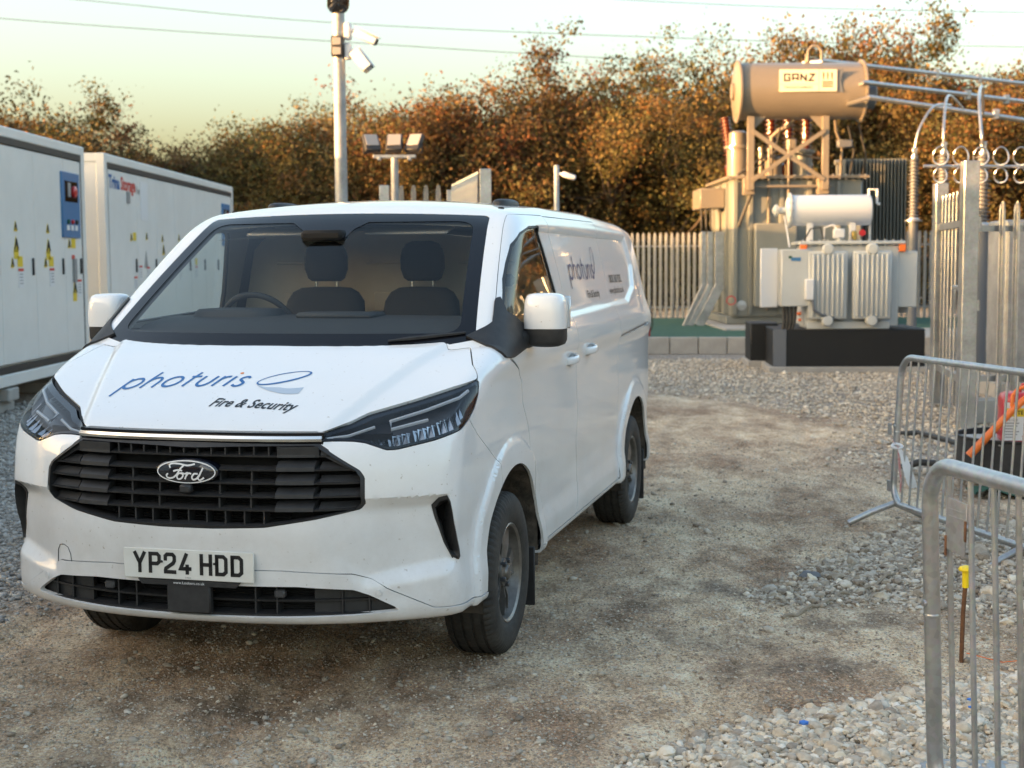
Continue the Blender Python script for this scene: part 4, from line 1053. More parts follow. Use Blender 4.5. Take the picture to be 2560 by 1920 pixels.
# unseen grassed bank, added far left to keep the low sun off the yard
by = np.linspace(-170, 62, 60); bx = [(-30, -.1), (-38, 3.7), (-44, 6.1), (-49, 6.7), (-56, 6.2), (-70, -.2)]
BV = [(x+math.sin(y*.09)*1.5, y, z*(1+.05*math.sin(y*.31)+.03*math.sin(y*.83)) if z > 0 else z) for y in by for x, z in bx]
BF = [(i*6+j, i*6+j+1, (i+1)*6+j+1, (i+1)*6+j) for i in range(59) for j in range(5)]
M['grass'] = mat('rough_grass', (.05, .07, .02), .9, var=(.11, .10, .04), vscale=1.5, bump=.8, bscale=20)
mesh_obj('shading_bank', BV, BF, M['grass'], None, True, 180)['kind'] = 'structure'

# ---------------------------------------------------------------- loose stone
def ico(sub):
    b = bmesh.new(); bmesh.ops.create_icosphere(b, subdivisions=sub, radius=1); b.verts.ensure_lookup_table()
    V = np.array([v.co[:] for v in b.verts]); Fc = np.array([[v.index for v in f.verts] for f in b.faces]); b.free(); return V, Fc
def stones(name, pts, size, sub, cols, label, flatten=.62, zfun=g_z, sink=.25, big=.0):
    N = len(pts); V0, F0 = ico(sub); k = len(V0)
    s = size*np.exp(nrng.normal(0, .33, N))*(1+big*(nrng.random(N) > .97)*1.6)
    sc = np.stack([s*(.75+.5*nrng.random(N)), s*(.75+.5*nrng.random(N)), s*flatten*(.75+.5*nrng.random(N))], 1)
    # lumpy, faceted stones: five shapes, each used at random
    sh = np.stack([V0*(1+.34*(nrng.random((k, 1))-.5)+.22*np.sin(V0 @ nrng.normal(0, 2.2, (3, 1))+nrng.random()*6)) for _ in range(9)])
    P = sh[nrng.integers(0, 9, N)]*sc[:, None, :]
    a = nrng.random(N)*6.283; t = nrng.normal(0, .35, N); ca, sa, ct, st_ = np.cos(a), np.sin(a), np.cos(t), np.sin(t)
    x, y, z = P[..., 0], P[..., 1], P[..., 2]
    y, z = y*ct[:, None]-z*st_[:, None], y*st_[:, None]+z*ct[:, None]
    x, y = x*ca[:, None]-y*sa[:, None], x*sa[:, None]+y*ca[:, None]
    zb = zfun(pts[:, 0], pts[:, 1])+(pts[:, 2] if pts.shape[1] > 2 else 0)+sc[:, 2]*(1-2*sink)
    V = np.stack([x+pts[:, 0][:, None], y+pts[:, 1][:, None], z+zb[:, None]], 2).reshape(-1, 3)
    T = (F0[None]+np.arange(N)[:, None, None]*k).reshape(-1, 3)
    o = mesh_obj(name, V, T, M['stone'], None, sub > 1, 42)
    c = np.array(cols)[nrng.integers(0, len(cols), N)]*(.8+.4*nrng.random((N, 1)))
    ca_ = o.data.attributes.new('tint', 'FLOAT_COLOR', 'POINT'); ca_.data.foreach_set('color', np.repeat(np.concatenate([c, np.ones((N, 1))], 1), k, 0).astype(np.float32).ravel())
    return tag(o, label, 'gravel', kind='stuff')
def stone_mat():
    m = mat('limestone', (.4, .38, .34), .85, bump=.35, bscale=90); n = m.node_tree.nodes; L = m.node_tree.links; b = n['Principled BSDF']
    at2 = n.new('ShaderNodeAttribute'); at2.attribute_name = 'tint'; tc = n.new('ShaderNodeTexCoord'); t = n.new('ShaderNodeTexNoise'); t.inputs['Scale'].default_value = 45; t.inputs['Detail'].default_value = 5
    L.new(tc.outputs['Object'], t.inputs['Vector']); r = n.new('ShaderNodeValToRGB'); r.color_ramp.elements[0].position = .35; r.color_ramp.elements[1].position = .65
    r.color_ramp.elements[0].color = (.36, .34, .31, 1); r.color_ramp.elements[1].color = (.62, .62, .61, 1); L.new(t.outputs['Fac'], r.inputs['Fac'])
    x = n.new('ShaderNodeMix'); x.data_type = 'RGBA'; x.blend_type = 'OVERLAY'; x.inputs['Factor'].default_value = .6
    L.new(at2.outputs['Color'], x.inputs['A']); L.new(r.outputs['Color'], x.inputs['B']); L.new(x.outputs['Result'], b.inputs['Base Color']); return m
M['stone'] = stone_mat()
def scatter(P, dens_, soft=.25, jit=.3):
    P_ = np.array(P); lo, hi = P_.min(0)-.3, P_.max(0)+.3; N = int((hi-lo).prod()*dens_); q = lo+nrng.random((N, 2))*(hi-lo)
    m, _, _ = g_masks(q[:, 0], q[:, 1]); d = psdf(P, q[:, 0], q[:, 1]); keep = (d < soft)*(nrng.random(N) < np.clip(m*1.25, 0, 1)); return q[keep]
PALE = [(.58,.505,.40),(.66,.59,.48),(.50,.43,.34),(.60,.51,.39),(.44,.375,.295),(.68,.62,.53),(.40,.345,.285)]
DUSTY = [(.40,.35,.28),(.46,.41,.34),(.33,.28,.22),(.52,.47,.40),(.28,.23,.18)]
q = scatter(PATCH, 7800); q = q[(q[:, 0] < 2.5) & (q[:, 1] > 3.9)]; lay = np.concatenate([q, .016*nrng.random((len(q), 1))], 1)
stones('gravel', lay, .0098, 2, PALE, 'clean pale limestone gravel spread at the foot of the nearest crowd barrier', big=.5)
q = scatter(HEAP, 2600, .2); stones('gravel', q, .0105, 2, DUSTY*2+PALE[:2], 'dusty gravel heaped under the second crowd barrier', big=.6)
q = scatter(LEFTG, 640); q = q[(q[:, 0] > -6.6) & (q[:, 1] < 17)]; stones('gravel', q, .0130, 1, [(.33,.32,.30),(.40,.39,.37),(.26,.25,.24),(.46,.45,.43)], 'grey gravel between the van and the white containers', big=.3)
q = scatter(FARG, 420); q = q[(q[:, 1] < 24) & (q[:, 0] < .42*q[:, 1])]; stones('gravel', q, .014, 1, DUSTY[:4]+PALE, 'pale gravel spread in front of the transformers', big=.3)
N_ = 110000; q = np.stack([-3.0+6.4*nrng.random(N_), 3.7+9.5*nrng.random(N_)**1.5], 1); q = q[(fbm(q[:, 0]*1.6, q[:, 1]*1.6, 4, 31)+.5*nrng.random(len(q))) > .62]; q = q[np.abs(q[:, 0]) < .40*q[:, 1]+.3]; print('stones', len(q))
stones('loose_stones', q, .0036, 1, DUSTY*3+PALE[:2], 'small loose stones scattered over the dirt track', sink=.30, big=1.2)

# ================================================================ shared site materials
M['galv'] = galv('galvanised_steel', (.34, .35, .36), (.50, .51, .51))
M['fence_grey'] = mat('fence_grey', (.40, .415, .415), .6, var=(.30, .315, .315), vscale=3)
M['galv_dull'] = galv('weathered_galvanised_steel', (.26, .275, .28), (.40, .41, .41), .6, .55)
M['alu_tube'] = mat('aluminium_tube', (.55, .54, .52), .33, .9, var=(.45, .44, .43), vscale=7)
M['white_panel'] = mat('white_container_paint', (.74, .735, .70), .42, var=(.67, .665, .63), vscale=1.4, coat=.15)
M['black_stripe'] = mat('black_stripe', (.022, .02, .02), .5)
M['blue_panel'] = mat('blue_panel', (.045, .17, .36), .4, coat=.3)
M['yellow_print'] = mat('yellow_print', (.72, .52, .02), .45)
M['red_print'] = mat('red_print', (.55, .03, .02), .45)
M['grey_print'] = mat('grey_print', (.25, .25, .25), .5)
M['paper'] = mat('paper_white', (.68, .68, .68), .5)
M['concrete'] = mat('concrete', (.40, .385, .355), .9, var=(.31, .30, .275), vscale=5, bump=.3, bscale=60)
M['tank_grey'] = mat('tank_grey', (.215, .225, .205), .48, var=(.185, .195, .18), vscale=2, coat=.2)
M['sunwarmed_grey'] = mat('sunwarmed_grey', (.205, .175, .135), .45, var=(.185, .16, .125), vscale=1.5, coat=.2)  # tank grey browned: the low sun's golden light put into the colour
M['small_grey'] = mat('light_grey_enamel', (.50, .52, .51), .4, var=(.46, .475, .465), vscale=3, coat=.2)
M['brown_porcelain'] = mat('brown_porcelain', (.11, .025, .012), .25, coat=.6)
M['grey_polymer'] = mat('grey_polymer', (.13, .14, .155), .5)
M['black_steel'] = mat('black_coated_steel', (.004, .004, .0045), .55, var=(.007, .007, .007), vscale=3)
M['green_mat'] = mat('green_matting', (.025, .085, .055), .9, var=(.04, .11, .07), vscale=9, bump=.5, bscale=160)
M['white_device'] = mat('white_camera_housing', (.66, .67, .68), .4)
M['dome_black'] = mat('smoked_dome', (.006, .006, .007), .06, coat=1)
M['led_panel'] = mat('floodlight_glass', (.30, .28, .26), .25, coat=.6)
M['red_paint'] = mat('red_enamel', (.45, .015, .02), .35, coat=.4)
M['orange_plastic'] = mat('orange_plastic', (.78, .17, .025), .4)
M['yellow_plastic'] = mat('yellow_plastic', (.85, .62, .01), .35)
M['rust'] = mat('rusty_steel', (.10, .045, .02), .85, var=(.18, .08, .035), vscale=30, bump=.4, bscale=150)
M['rope'] = mat('dirty_cord', (.32, .26, .19), .9, bump=.5, bscale=400)
M['rubber'] = mat('black_rubber', (.02, .02, .02), .6, var=(.05, .047, .042), vscale=12)
M['wire'] = mat('overhead_wire', (.10, .10, .11), .5, .5)
M['sign_cream'] = mat('sign_cream', (.72, .66, .50), .45)
M['emblem_orange'] = mat('emblem_orange', (.42, .10, .03), .5)
M['brass'] = mat('brass_fitting', (.55, .38, .12), .35, .9)
M['tape_red'] = mat('red_tape', (.62, .12, .12), .5, var=(.70, .55, .52), vscale=60)
M['blue_plastic'] = mat('blue_plastic', (.03, .16, .55), .4)
# ================================================================ battery containers (face parallel to the view axis, to the left)
CX, CH0, CH1 = -5.60, .30, 3.18
def sticker(mb_kind, x, y, z, wd, ht, m, parent, name, d=.004):
    mb = MB()
    if mb_kind == 'tri': mb.add([(x, y-wd/2, z-ht/2), (x, y+wd/2, z-ht/2), (x, y, z+ht/2), (x+d, y-wd/2, z-ht/2), (x+d, y+wd/2, z-ht/2), (x+d, y, z+ht/2)], [(3, 4, 5), (0, 2, 1), (0, 1, 4, 3), (1, 2, 5, 4), (2, 0, 3, 5)])
    else: mb.box((x+d/2, y, z), (d, wd, ht))
    return mb.build(name, m, parent, False)
def warn(parent, x, y, z, s=.16):
    o = sticker('tri', x, y, z, s, s*1.1, M['yellow_print'], parent, 'warning_triangle')
    mb = MB(); mb.tube([(x+.005, y-.36*s, z-.40*s), (x+.005, y+.36*s, z-.40*s), (x+.005, y, z+.36*s)], .012*s/.16, 4, closed=True)
    mb.add([(x+.0055, y-.01, z+.03), (x+.0055, y+.035*s/.16, z+.01), (x+.0055, y+.0, z-.05)], [(0, 1, 2)]); mb.build('triangle_print', M['black_stripe'], o, False)
def container(y0, y1, label, handles, sticks, panels, logo=None, decor=True):
    L_ = y1-y0; C = empty('battery_container', (CX, y0, 0), 0, label, 'container', 'white battery containers')
    wdt = 2.44
    mb = MB(); mb.box((-wdt/2-.02, L_/2, (CH0+CH1)/2), (wdt-.06, L_-.04, CH1-CH0-.04)); mb.build('shell', M['white_panel'], C, False)
    fr = MB(); t = .13
    for z in (CH0+.07, CH1-.06): fr.box((-.05, L_/2, z), (.12, L_, .14 if z < 1 else .12), .012); fr.box((-wdt+.05, L_/2, z), (.12, L_, .12), .012)
    fr.build('rail', M['white_panel'], C, False)
    for y in (.06, L_-.06):
        for x in (-.05, -wdt+.05): p = MB(); p.box((x, y, (CH0+CH1)/2), (.125, .125, CH1-CH0+.004), .012); p.build('corner_post', M['white_panel'], C, False)
    for y in (.03, L_-.03):
        p = MB(); p.box((-wdt/2, y, CH1-.06), (wdt-.1, .055, .12), .01); p.box((-wdt/2, y, CH0+.06), (wdt-.1, .055, .12), .01); p.build('end_rail', M['white_panel'], C, False)
    for z, hh in ((CH1-.155, .072), (CH0+.185, .075)): s = MB(); s.box((-.012, L_/2, z), (.035, L_-.26, hh)); s.build('stripe', M['black_stripe'], C, False)
    for y in (.145, L_-.145): s = MB(); s.box((-.014, y, (CH0+CH1)/2), (.03, .035, CH1-CH0-.40)); s.build('stripe', M['black_stripe'], C, False)
    ys = [h-y0 for h in handles]
    edges = sorted([.18]+[y+.12 for y in ys if .4 < y+.12 < L_-.3]+[L_-.18])
    for a, b in zip(edges, edges[1:]):
        d = MB(); d.box((-.010, (a+b)/2, (CH0+CH1)/2+.02), (.03, b-a-.010, CH1-CH0-.46), .004); d.build('door', M['white_panel'], C, False)
    for y in ys:
        h = MB(); h.box((.016, y, 1.63), (.022, .035, .20), .006); h.build('handle', M['black_plastic'], C)
    for kind, y, z in sticks:
        y -= y0; X = .0058
        if kind == 'T': warn(C, X, y, z)
        elif kind == 't': warn(C, X, y, z, .11)
        elif kind == 'y': sticker('r', X, y, z, .17, .12, M['yellow_print'], C, 'warning_notice')
        elif kind == 'yy': sticker('r', X, y, z, .15, .09, M['yellow_print'], C, 'warning_notice')
        elif kind == 'w':
            o = sticker('r', X, y, z, .17, .22, M['paper'], C, 'data_sheet'); sticker('r', X+.004, y, z+.095, .17, .03, M['red_print'], o, 'sheet_heading')
            for k in range(4): sticker('r', X+.004, y+.01, z+.045-.035*k, .11, .012, M['grey_print'], o, 'sheet_text', .0015)
        elif kind == 'r': sticker('r', X, y, z, .12, .055, M['red_print'], C, 'red_notice')
        elif kind == 'm':
            o = sticker('r', X, y, z, .10, .30, M['grey_print'], C, 'terminal_strip', .03)
        elif kind == 'g': sticker('r', X, y, z, .17, .17, M['grey_print'], C, 'ventilation_grille', .012)
        elif kind == 'G': o = sticker('tri', X, y, z, .22, .26, M['grey_print'], C, 'grey_notice')
        elif kind == 'o':
            sticker('r', X, y, z, .44, .58, M['paper'], C, 'document_holder', .006)
    for y, z0, z1, wd in panels:
        y -= y0; zc = (z0+z1)/2
        p = MB(); p.box((.012, y, zc), (.035, wd, z1-z0), .006); P_ = p.build('control_panel', M['blue_panel'], C)
        p = MB(); p.box((.032, y, z1-.24), (.008, wd*.72, .26), .003); p.build('display_window', M['black_gloss'], P_)
        p = MB(); p.lathe([(.075, 0), (.075, .03), (.05, .045), (.02, .05)], (.034, y+.07, z1-.24), 'X', 20); p.build('alarm_sounder', M['red_paint'], P_)
        p = MB(); p.box((.037, y-.10, z1-.22), (.012, .11, .18), .004); p.build('control_unit', M['grey_print'], P_)
        for k, c in ((-1, 'green_mat'), (0, 'red_paint'), (1, 'black_plastic')):
            p = MB(); p.lathe([(.03, 0), (.03, .02), (.022, .028)], (.030, y+k*.17, z0+.20), 'X', 14); p.build('push_button', M[c], P_)
            p = MB(); p.box((.033, y+k*.17, z0+.125), (.006, .11, .065)); p.build('button_label', M['paper'], P_)
    # concrete pads it stands on
    return C
C1 = container(6.8, 19.0, 'nearest white battery container, its blue control panel at the right-hand end', [12.2, 13.35, 14.5, 15.68, 16.85, 17.98, 18.72],
   [('t', 16.30, 2.09), ('T', 16.30, 1.89), ('yy', 16.30, 1.765), ('t', 16.16, 1.68), ('y', 16.42, 1.69), ('w', 16.43, 1.50),
    ('t', 17.43, 2.09), ('T', 17.43, 1.88), ('yy', 17.43, 1.755), ('t', 17.31, 1.68), ('y', 17.53, 1.69), ('w', 17.54, 1.50),
    ('t', 15.14, 2.09), ('T', 15.14, 1.89), ('yy', 15.14, 1.765), ('y', 15.26, 1.69),
    ('t', 18.26, 1.92), ('y', 18.44, 1.92), ('r', 18.42, 1.745), ('m', 18.43, 1.575), ('T', 18.44, 1.36), ('yy', 18.44, 1.23), ('w', 18.64, 1.35)], [(18.34, 1.99, 2.81, .72)])
C2 = container(19.95, 29.1, 'farther white battery container with a blue and red logo at its near end', [21.5, 22.7, 23.9, 25.1, 26.3, 27.5, 28.6],
   [('t', 21.25, 2.05), ('y', 21.45, 2.06), ('t', 22.15, 2.08), ('t', 23.15, 2.06), ('G', 22.1, 1.72), ('w', 21.75, 1.52), ('w', 21.45, 1.36), ('g', 21.15, 2.62), ('o', 22.05, 2.60),
    ('T', 23.2, 1.88), ('y', 23.3, 1.69), ('w', 22.2, 1.50), ('t', 24.3, 2.09), ('T', 24.3, 1.89), ('y', 24.4, 1.69), ('w', 24.4, 1.5), ('t', 25.5, 2.09), ('T', 25.5, 1.89), ('y', 25.6, 1.69), ('w', 25.6, 1.5)], [(28.3, 1.99, 2.81, .72)])
text_obj('logo_print', 'Trina', .26, lambda u, v: (.0085, .20+u, 2.72+v), M['blue_vinyl'], C2, off=.008)
text_obj('logo_print', 'Storage', .26, lambda u, v: (.0085, .20+.62+u, 2.72+v), M['red_print'], C2, off=.008)
text_obj('logo_print', 'Elementa', .15, lambda u, v: (.0085, 1.65+u*.8, 2.70+v), M['grey_print'], C2)
def pads(ys, lab):
    for y, l in zip(ys, lab):
        for x in (CX-.12,):
            p = MB(); p.box((x-.9, y, .21), (2.1, .34, .14), .012); p.box((x-.9, y, .075), (1.9, .6, .14), .012); o = p.build('concrete_pad', M['concrete'], None, False); tag(o, l, 'concrete pad', 'pads under the containers')
pads([16.0, 18.7, 21.0, 24.5], ['stepped concrete pad under the nearest container, at the left edge of view', 'concrete pad under the right-hand end of the nearest container', 'concrete pad under the near end of the farther container', 'concrete pad under the middle of the farther container'])
# two unseen containers added nearer than the first, to shade the van
for y0_, lb in ((-6.6, 'added white container out of view to the left, there to shade the van'), (-20, 'added white container out of view behind the camera, there for shade')): container(y0_, y0_+12.2, lb, [], [], [])

# ================================================================ camera pole
POLE = empty('camera_pole', (-1.99, 17.0, 0), 0, 'tall round galvanised pole with cameras, rising behind the van roof', 'pole')
mb = MB(); mb.lathe([(.105, 0), (.078, .05), (.074, 1.5), (.070, 4.55)], (0, 0, 0), 'Z', 32); mb.build('mast', M['galv_dull'], POLE)
mb = MB(); mb.box((0, 0, .02), (.36, .36, .03), .005); mb.build('base_plate', M['galv_dull'], POLE)
for k in range(2): mb = MB(); mb.lathe([(.0735, 0), (.0745, .0), (.0745, .03), (.0735, .03)], (0, 0, 3.98+.32*k), 'Z', 32); mb.build('band_clamp', M['galv'], POLE)
D_ = empty('dome_camera', (-1.99, 17.0, 4.55), 0, 'black dome camera on the very top of the tall pole', 'camera')
mb = MB(); mb.lathe([(.07, 0), (.10, .02), (.13, .06), (.13, .30), (.09, .34), (.01, .35)], (0, 0, .02), 'Z', 32); mb.build('dome_housing', M['dome_black'], D_)
mb = MB(); mb.lathe([(.01, -.075), (.06, -.066), (.10, -.04), (.125, .0), (.131, .05)], (0, -.02, .05), 'Z', 32); mb.build('dome_cover', M['dome_black'], D_)
def cctv(loc, rz, pitch, label, s=1.0, flare=0):
    C = empty('bullet_camera', loc, rz, label, 'camera', 'cameras on the tall pole'); C.scale = (s, s, s)
    mb = MB(); mb.box((.06, 0, .0), (.11, .15, .27), .025); mb.build('bracket', M['white_device'], C)
    mb = MB(); mb.tube([(.10, 0, .02), (.19, 0, -.0), (.21, 0, -.01)], .035, 12); mb.build('arm', M['white_device'], C)
    mb = MB(); rt = Matrix.Rotation(R(pitch), 3, 'Y')
    mb.box(Vector((.20, 0, 0))+rt @ Vector((.17, 0, -.02)), (.38, .13 if not flare else .24, .13 if not flare else .19), .02, rot=rt); B = mb.build('camera_body', M['white_device'], C)
    mb = MB(); mb.box(Vector((.20, 0, 0))+rt @ Vector((.365, 0, -.02)), (.012, .10 if not flare else .22, .10 if not flare else .17), .003, rot=rt); mb.build('front_glass', M['dome_black'], B)
    mb = MB(); mb.box(Vector((.20, 0, 0))+rt @ Vector((.18, 0, .055 if not flare else .085)), (.42, .15, .012), .004, rot=rt); mb.build('sun_shield', M['white_device'], B)
    return C
cctv((-1.925, 16.98, 4.33), R(-6), 26, 'upper white bullet camera on the tall pole', .74)
cctv((-1.925, 16.98, 4.10), R(-6), 52, 'lower broad-headed white camera on the tall pole', .70, flare=1)
F_ = empty('small_floodlight', (-2.0, 16.9, 4.15), 0, 'small twin black floodlight strapped to the front of the tall pole', 'floodlight')
mb = MB(); mb.box((.0, .0, 0), (.135, .06, .235), .012); mb.build('lamp_body', M['black_plastic'], F_)
for dz in (-.056, .056): mb = MB(); mb.box((.0, -.032, dz), (.095, .01, .085), .004); mb.build('lamp_glass', M['led_panel'], F_)
for dx in (-.06, .06): mb = MB(); mb.tube([(dx, .03, .1), (dx, .06, .1)], .012, 6); mb.build('lamp_bracket', M['galv'], F_)

# ================================================================ floodlight mast
FM = empty('floodlight_mast', (-1.68, 21.0, 0), 0, 'short cream-lit steel mast with a cross platform behind the van', 'mast')
mb = MB(); mb.lathe([(.10, 0), (.058, .04), (.055, 3.16)], (0, 0, 0), 'Z', 24); mb.build('mast', M['galv_dull'], FM)
mb = MB(); mb.box((.0, 0, 3.18), (.62, .10, .05), .008); mb.box((-.22, 0, 3.15), (.05, .16, .05), .005); mb.box((.22, 0, 3.15), (.05, .16, .05), .005); mb.build('crossbar', M['galv'], FM)
for dx, rz, lb in ((-.33, 22, 'leftmost of the three floodlights on the short mast'), (0, 0, 'middle of the three floodlights on the short mast'), (.29, -24, 'rightmost of the three floodlights on the short mast, its glass looking grey')):
    F2 = empty('floodlight', (-1.68+dx, 21.0, 3.21), R(rz), lb, 'floodlight', 'floodlights on the short mast')
    rt = Matrix.Rotation(R(-38), 3, 'X'); c = Vector((0, 0, .16))
    mb = MB(); mb.box(c+rt @ Vector((0, 0, 0)), (.23, .07, .30), .01, rot=rt); mb.build('lamp_body', M['black_plastic'], F2)
    mb = MB(); mb.box(c+rt @ Vector((0, -.038, .035)), (.19, .008, .21), .003, rot=rt); mb.build('lamp_glass', M['led_panel'], F2)
    mb = MB(); mb.tube([(-.12, 0, .16), (-.125, 0, .02), (.125, 0, .02), (.12, 0, .16)], .010, 6); mb.build('yoke', M['black_plastic'], F2)
# ================================================================ CCTV post in the middle distance
CP = empty('camera_post', (.76, 24.0, 0), 0, 'plain pale post with one small white camera, in front of the trees', 'post')
mb = MB(); mb.lathe([(.045, 0), (.043, 3.22), (.03, 3.24)], (0, 0, 0), 'Z', 20); mb.build('post', M['galv_dull'], CP)
CC = empty('post_camera', (.76, 24.0, 3.08), 0, 'small white camera on an arm at the top of the plain post', 'camera')
mb = MB(); mb.tube([(.04, 0, .02), (.12, -.02, 0)], .025, 8); mb.build('arm', M['white_device'], CC)
mb = MB(); rt = Matrix.Rotation(R(18), 3, 'Y'); mb.box((.20, -.03, -.02), (.24, .09, .085), .02, rot=rt); mb.build('camera_body', M['white_device'], CC)

# ================================================================ palisade fencing
def pale_geo(h, wd=.066, dp=.022, top=.10, base=0.0):
    """W-section steel pale with a rounded triple-pointed head"""
    xs = [(-.5, 0), (-.40, -.6), (-.2, -.15), (0, -1), (.2, -.15), (.40, -.6), (.5, 0)]
    hs = [.55, .80, .93, 1.0, .93, .80, .55]
    V = []
    for (a, d), k in zip(xs, hs): V += [(a*wd, d*dp, base), (a*wd, d*dp, h-top), (a*wd*(.80), d*dp, h-top+top*k)]
    Fc = []
    for i in range(6):
        for j in range(2): Fc.append((i*3+j, (i+1)*3+j, (i+1)*3+j+1, i*3+j+1))
    return V, Fc
PALE_ME = {}
def pales(parent, p0, p1, n, h, m, base=0.0, tops=None, wd=.066):
    """pales between two points in parent space; shared meshes"""
    d = Vector(p1)-Vector(p0); rz = math.atan2(d.y, d.x)
    for i in range(n):
        t = i/(n-1) if n > 1 else 0; hh = h if tops is None else round(tops(t), 2); key = (hh, m.name, wd, base)
        if key not in PALE_ME:
            V, Fc = pale_geo(hh, wd, base=base); o = mesh_obj('pale', V, Fc, m, parent, False); PALE_ME[key] = o.data
        else: o = bpy.data.objects.new('pale', PALE_ME[key]); COL.objects.link(o); o.parent = parent
        o.location = Vector(p0)+d*t; o.rotation_euler = (0, 0, rz)
# far boundary fence
FF = empty('palisade_fence', (0, 0, 0), 0, 'long grey palisade fence along the back of the compound under the trees', 'fence')
fx0, fy0, fx1, fy1 = -13.0, 36.32, 15.2, 34.0
nP = int(math.hypot(fx1-fx0, fy1-fy0)/.136)
pales(FF, (fx0, fy0, 0), (fx1, fy1, 0), nP, 2.33, M['fence_grey'], .22, wd=.075)
for z in (.52, 2.0): mb = MB(); mb.tube([(fx0, fy0+.03, z), (fx1, fy1+.03, z)], .028, 4); mb.build('rail', M['galv_dull'], FF, False)
for k in range(11): mb = MB(); t = k/10; mb.box((fx0+(fx1-fx0)*t, fy0+(fy1-fy0)*t+.09, 1.1), (.10, .055, 2.2)); mb.build('post', M['galv_dull'], FF, False)
# gate behind the van: leaf swung open and seen almost edge on, fence running off to the left
G1 = empty('open_gate_leaf', (-.26, 15.0, 0), 0, 'galvanised palisade gate leaf swung open, seen edge-on above the van roof', 'gate')
mb = MB(); mb.box((.0, 0, 1.30), (.12, .12, 2.62), .006); mb.build('gate_post', M['galv'], G1, False)
mb = MB(); mb.box((-.47, 2.7, 1.26), (.10, .10, 2.54), .006); mb.build('gate_stile', M['galv'], G1, False)
pales(G1, (-.10, .16, 0), (-.46, 2.58, 0), 17, 2.60, M['galv'], .1)
for z in (.4, 2.2): mb = MB(); mb.tube([(-.05, .1, z), (-.42, 2.6, z)], .03, 4); mb.build('rail', M['galv'], G1, False)
G2 = empty('palisade_fence', (-.73, 17.75, 0), 0, 'short run of galvanised palisade fence left of the open gate, behind the van', 'fence')
pales(G2, (-.16, 0, 0), (-.62, .07, 0), 4, 2.60, M['galv'], .1)
for z in (.45, 2.2): mb = MB(); mb.tube([(-.0, .03, z), (-.86, .14, z)], .028, 4); mb.build('rail', M['galv'], G2, False)
mb = MB(); mb.box((-.83, .12, 1.3), (.12, .10, 2.6), .006); mb.build('fence_post', M['galv'], G2, False)
# right-hand gate: near post, open leaf behind it, and fence running right
G3 = empty('open_gate_leaf', (4.43, 13.97, 0), 0, 'galvanised gate leaf swung back behind the tall right-hand gate post', 'gate')
mb = MB(); mb.box((0, 0, 1.29), (.15, .15, 2.60), .006); mb.build('gate_post', M['galv'], G3, False)
mb = MB(); mb.box((.33, 2.05, 1.26), (.14, .14, 2.44), .006); mb.build('gate_stile', M['galv'], G3, False)
pales(G3, (.06, .22, 0), (.32, 1.95, 0), 8, 2.35, M['galv'], .12)
for z in (.45, 2.0): mb = MB(); mb.box((.18, 1.05, z), (.06, 1.95, .07), rz=R(-9)); mb.build('rail', M['galv'], G3, False)
mb = MB(); mb.tube([(-.03, .30, 1.35), (-.03, .30, 1.12), (.0, .30, 1.08)], .012, 6); mb.box((.05, .45, 1.36), (.05, .3, .05), .01); mb.build('latch', M['galv'], G3)
for z in (.5, 1.2, 2.0): mb = MB(); mb.lathe([(.022, -.05), (.022, .05)], (.085, -.05, z), 'Z', 10); mb.build('hinge', M['galv'], G3)
G4 = empty('palisade_fence', (4.6, 14.35, 0), 0, 'close galvanised palisade fence at the right edge with spinning rings on top', 'fence')
pales(G4, (.28, 0, 0), (3.2, .5, 0), 20, 2.22, M['galv'], .22)
for z in (.45, 1.95): mb = MB(); mb.box((1.6, .30, z), (3.3, .05, .06), rz=R(9.7)); mb.build('rail', M['galv'], G4, False)
mb = MB(); mb.box((1.62, .27, .13), (3.3, .26, .24), .01, rz=R(9.7)); mb.build('concrete_gravel_board', M['concrete'], G4, False)
RS = empty('ring_topper', (4.36, 14.30, 2.56), 0, 'rotating anti-climb bar with curled steel rings above the right-hand fence', 'anti-climb bar')
mb = MB(); mb.tube([(-.30, -.05, 0), (.2, 0, 0), (1.6, .25, 0), (3.4, .55, 0)], .016, 10); mb.build('bar', M['galv'], RS)
for k in range(16):
    x = -.14+.21*k; y = .17*x-.02
    for s_, r_ in ((1, .088), (-1, .075)):
        mb = MB(); mb.tube([(x+r_*.85*math.cos(a), y+.02*math.sin(a*2)-.03, s_*(r_+.012)+r_*math.sin(a)) for a in np.linspace(0, 2*math.pi, 21)[:-1]], .0085, 6, closed=True); mb.build('ring', M['alu_tube'], RS)
CB = empty('steel_cabinet', (6.30, 17.2, 0), R(-4), 'plain grey steel cabinet standing behind the right-hand palisade fence', 'cabinet')
mb = MB(); mb.box((.6, 0, 1.15), (2.2, .8, 1.9), .02); mb.build('cabinet_body', M['galv_dull'], CB, False)
for x in (.05, 1.15): mb = MB(); mb.box((x, -.41, 1.15), (1.05, .03, 1.8), .008); d = mb.build('cabinet_door', M['galv_dull'], CB, False); mb = MB(); mb.box((x-.42 if x > .5 else x+.40, -.435, 1.15), (.10, .03, .16), .008); mb.build('lock', M['grey_print'], d)
mb = MB(); mb.box((.03, -.43, 1.80), (.09, .006, .22)); mb.build('warning_notice', M['yellow_print'], CB, False)
mb = MB(); mb.box((.6, 0, .1), (2.4, 1.0, .2), .01); mb.build('plinth', M['concrete'], CB, False)
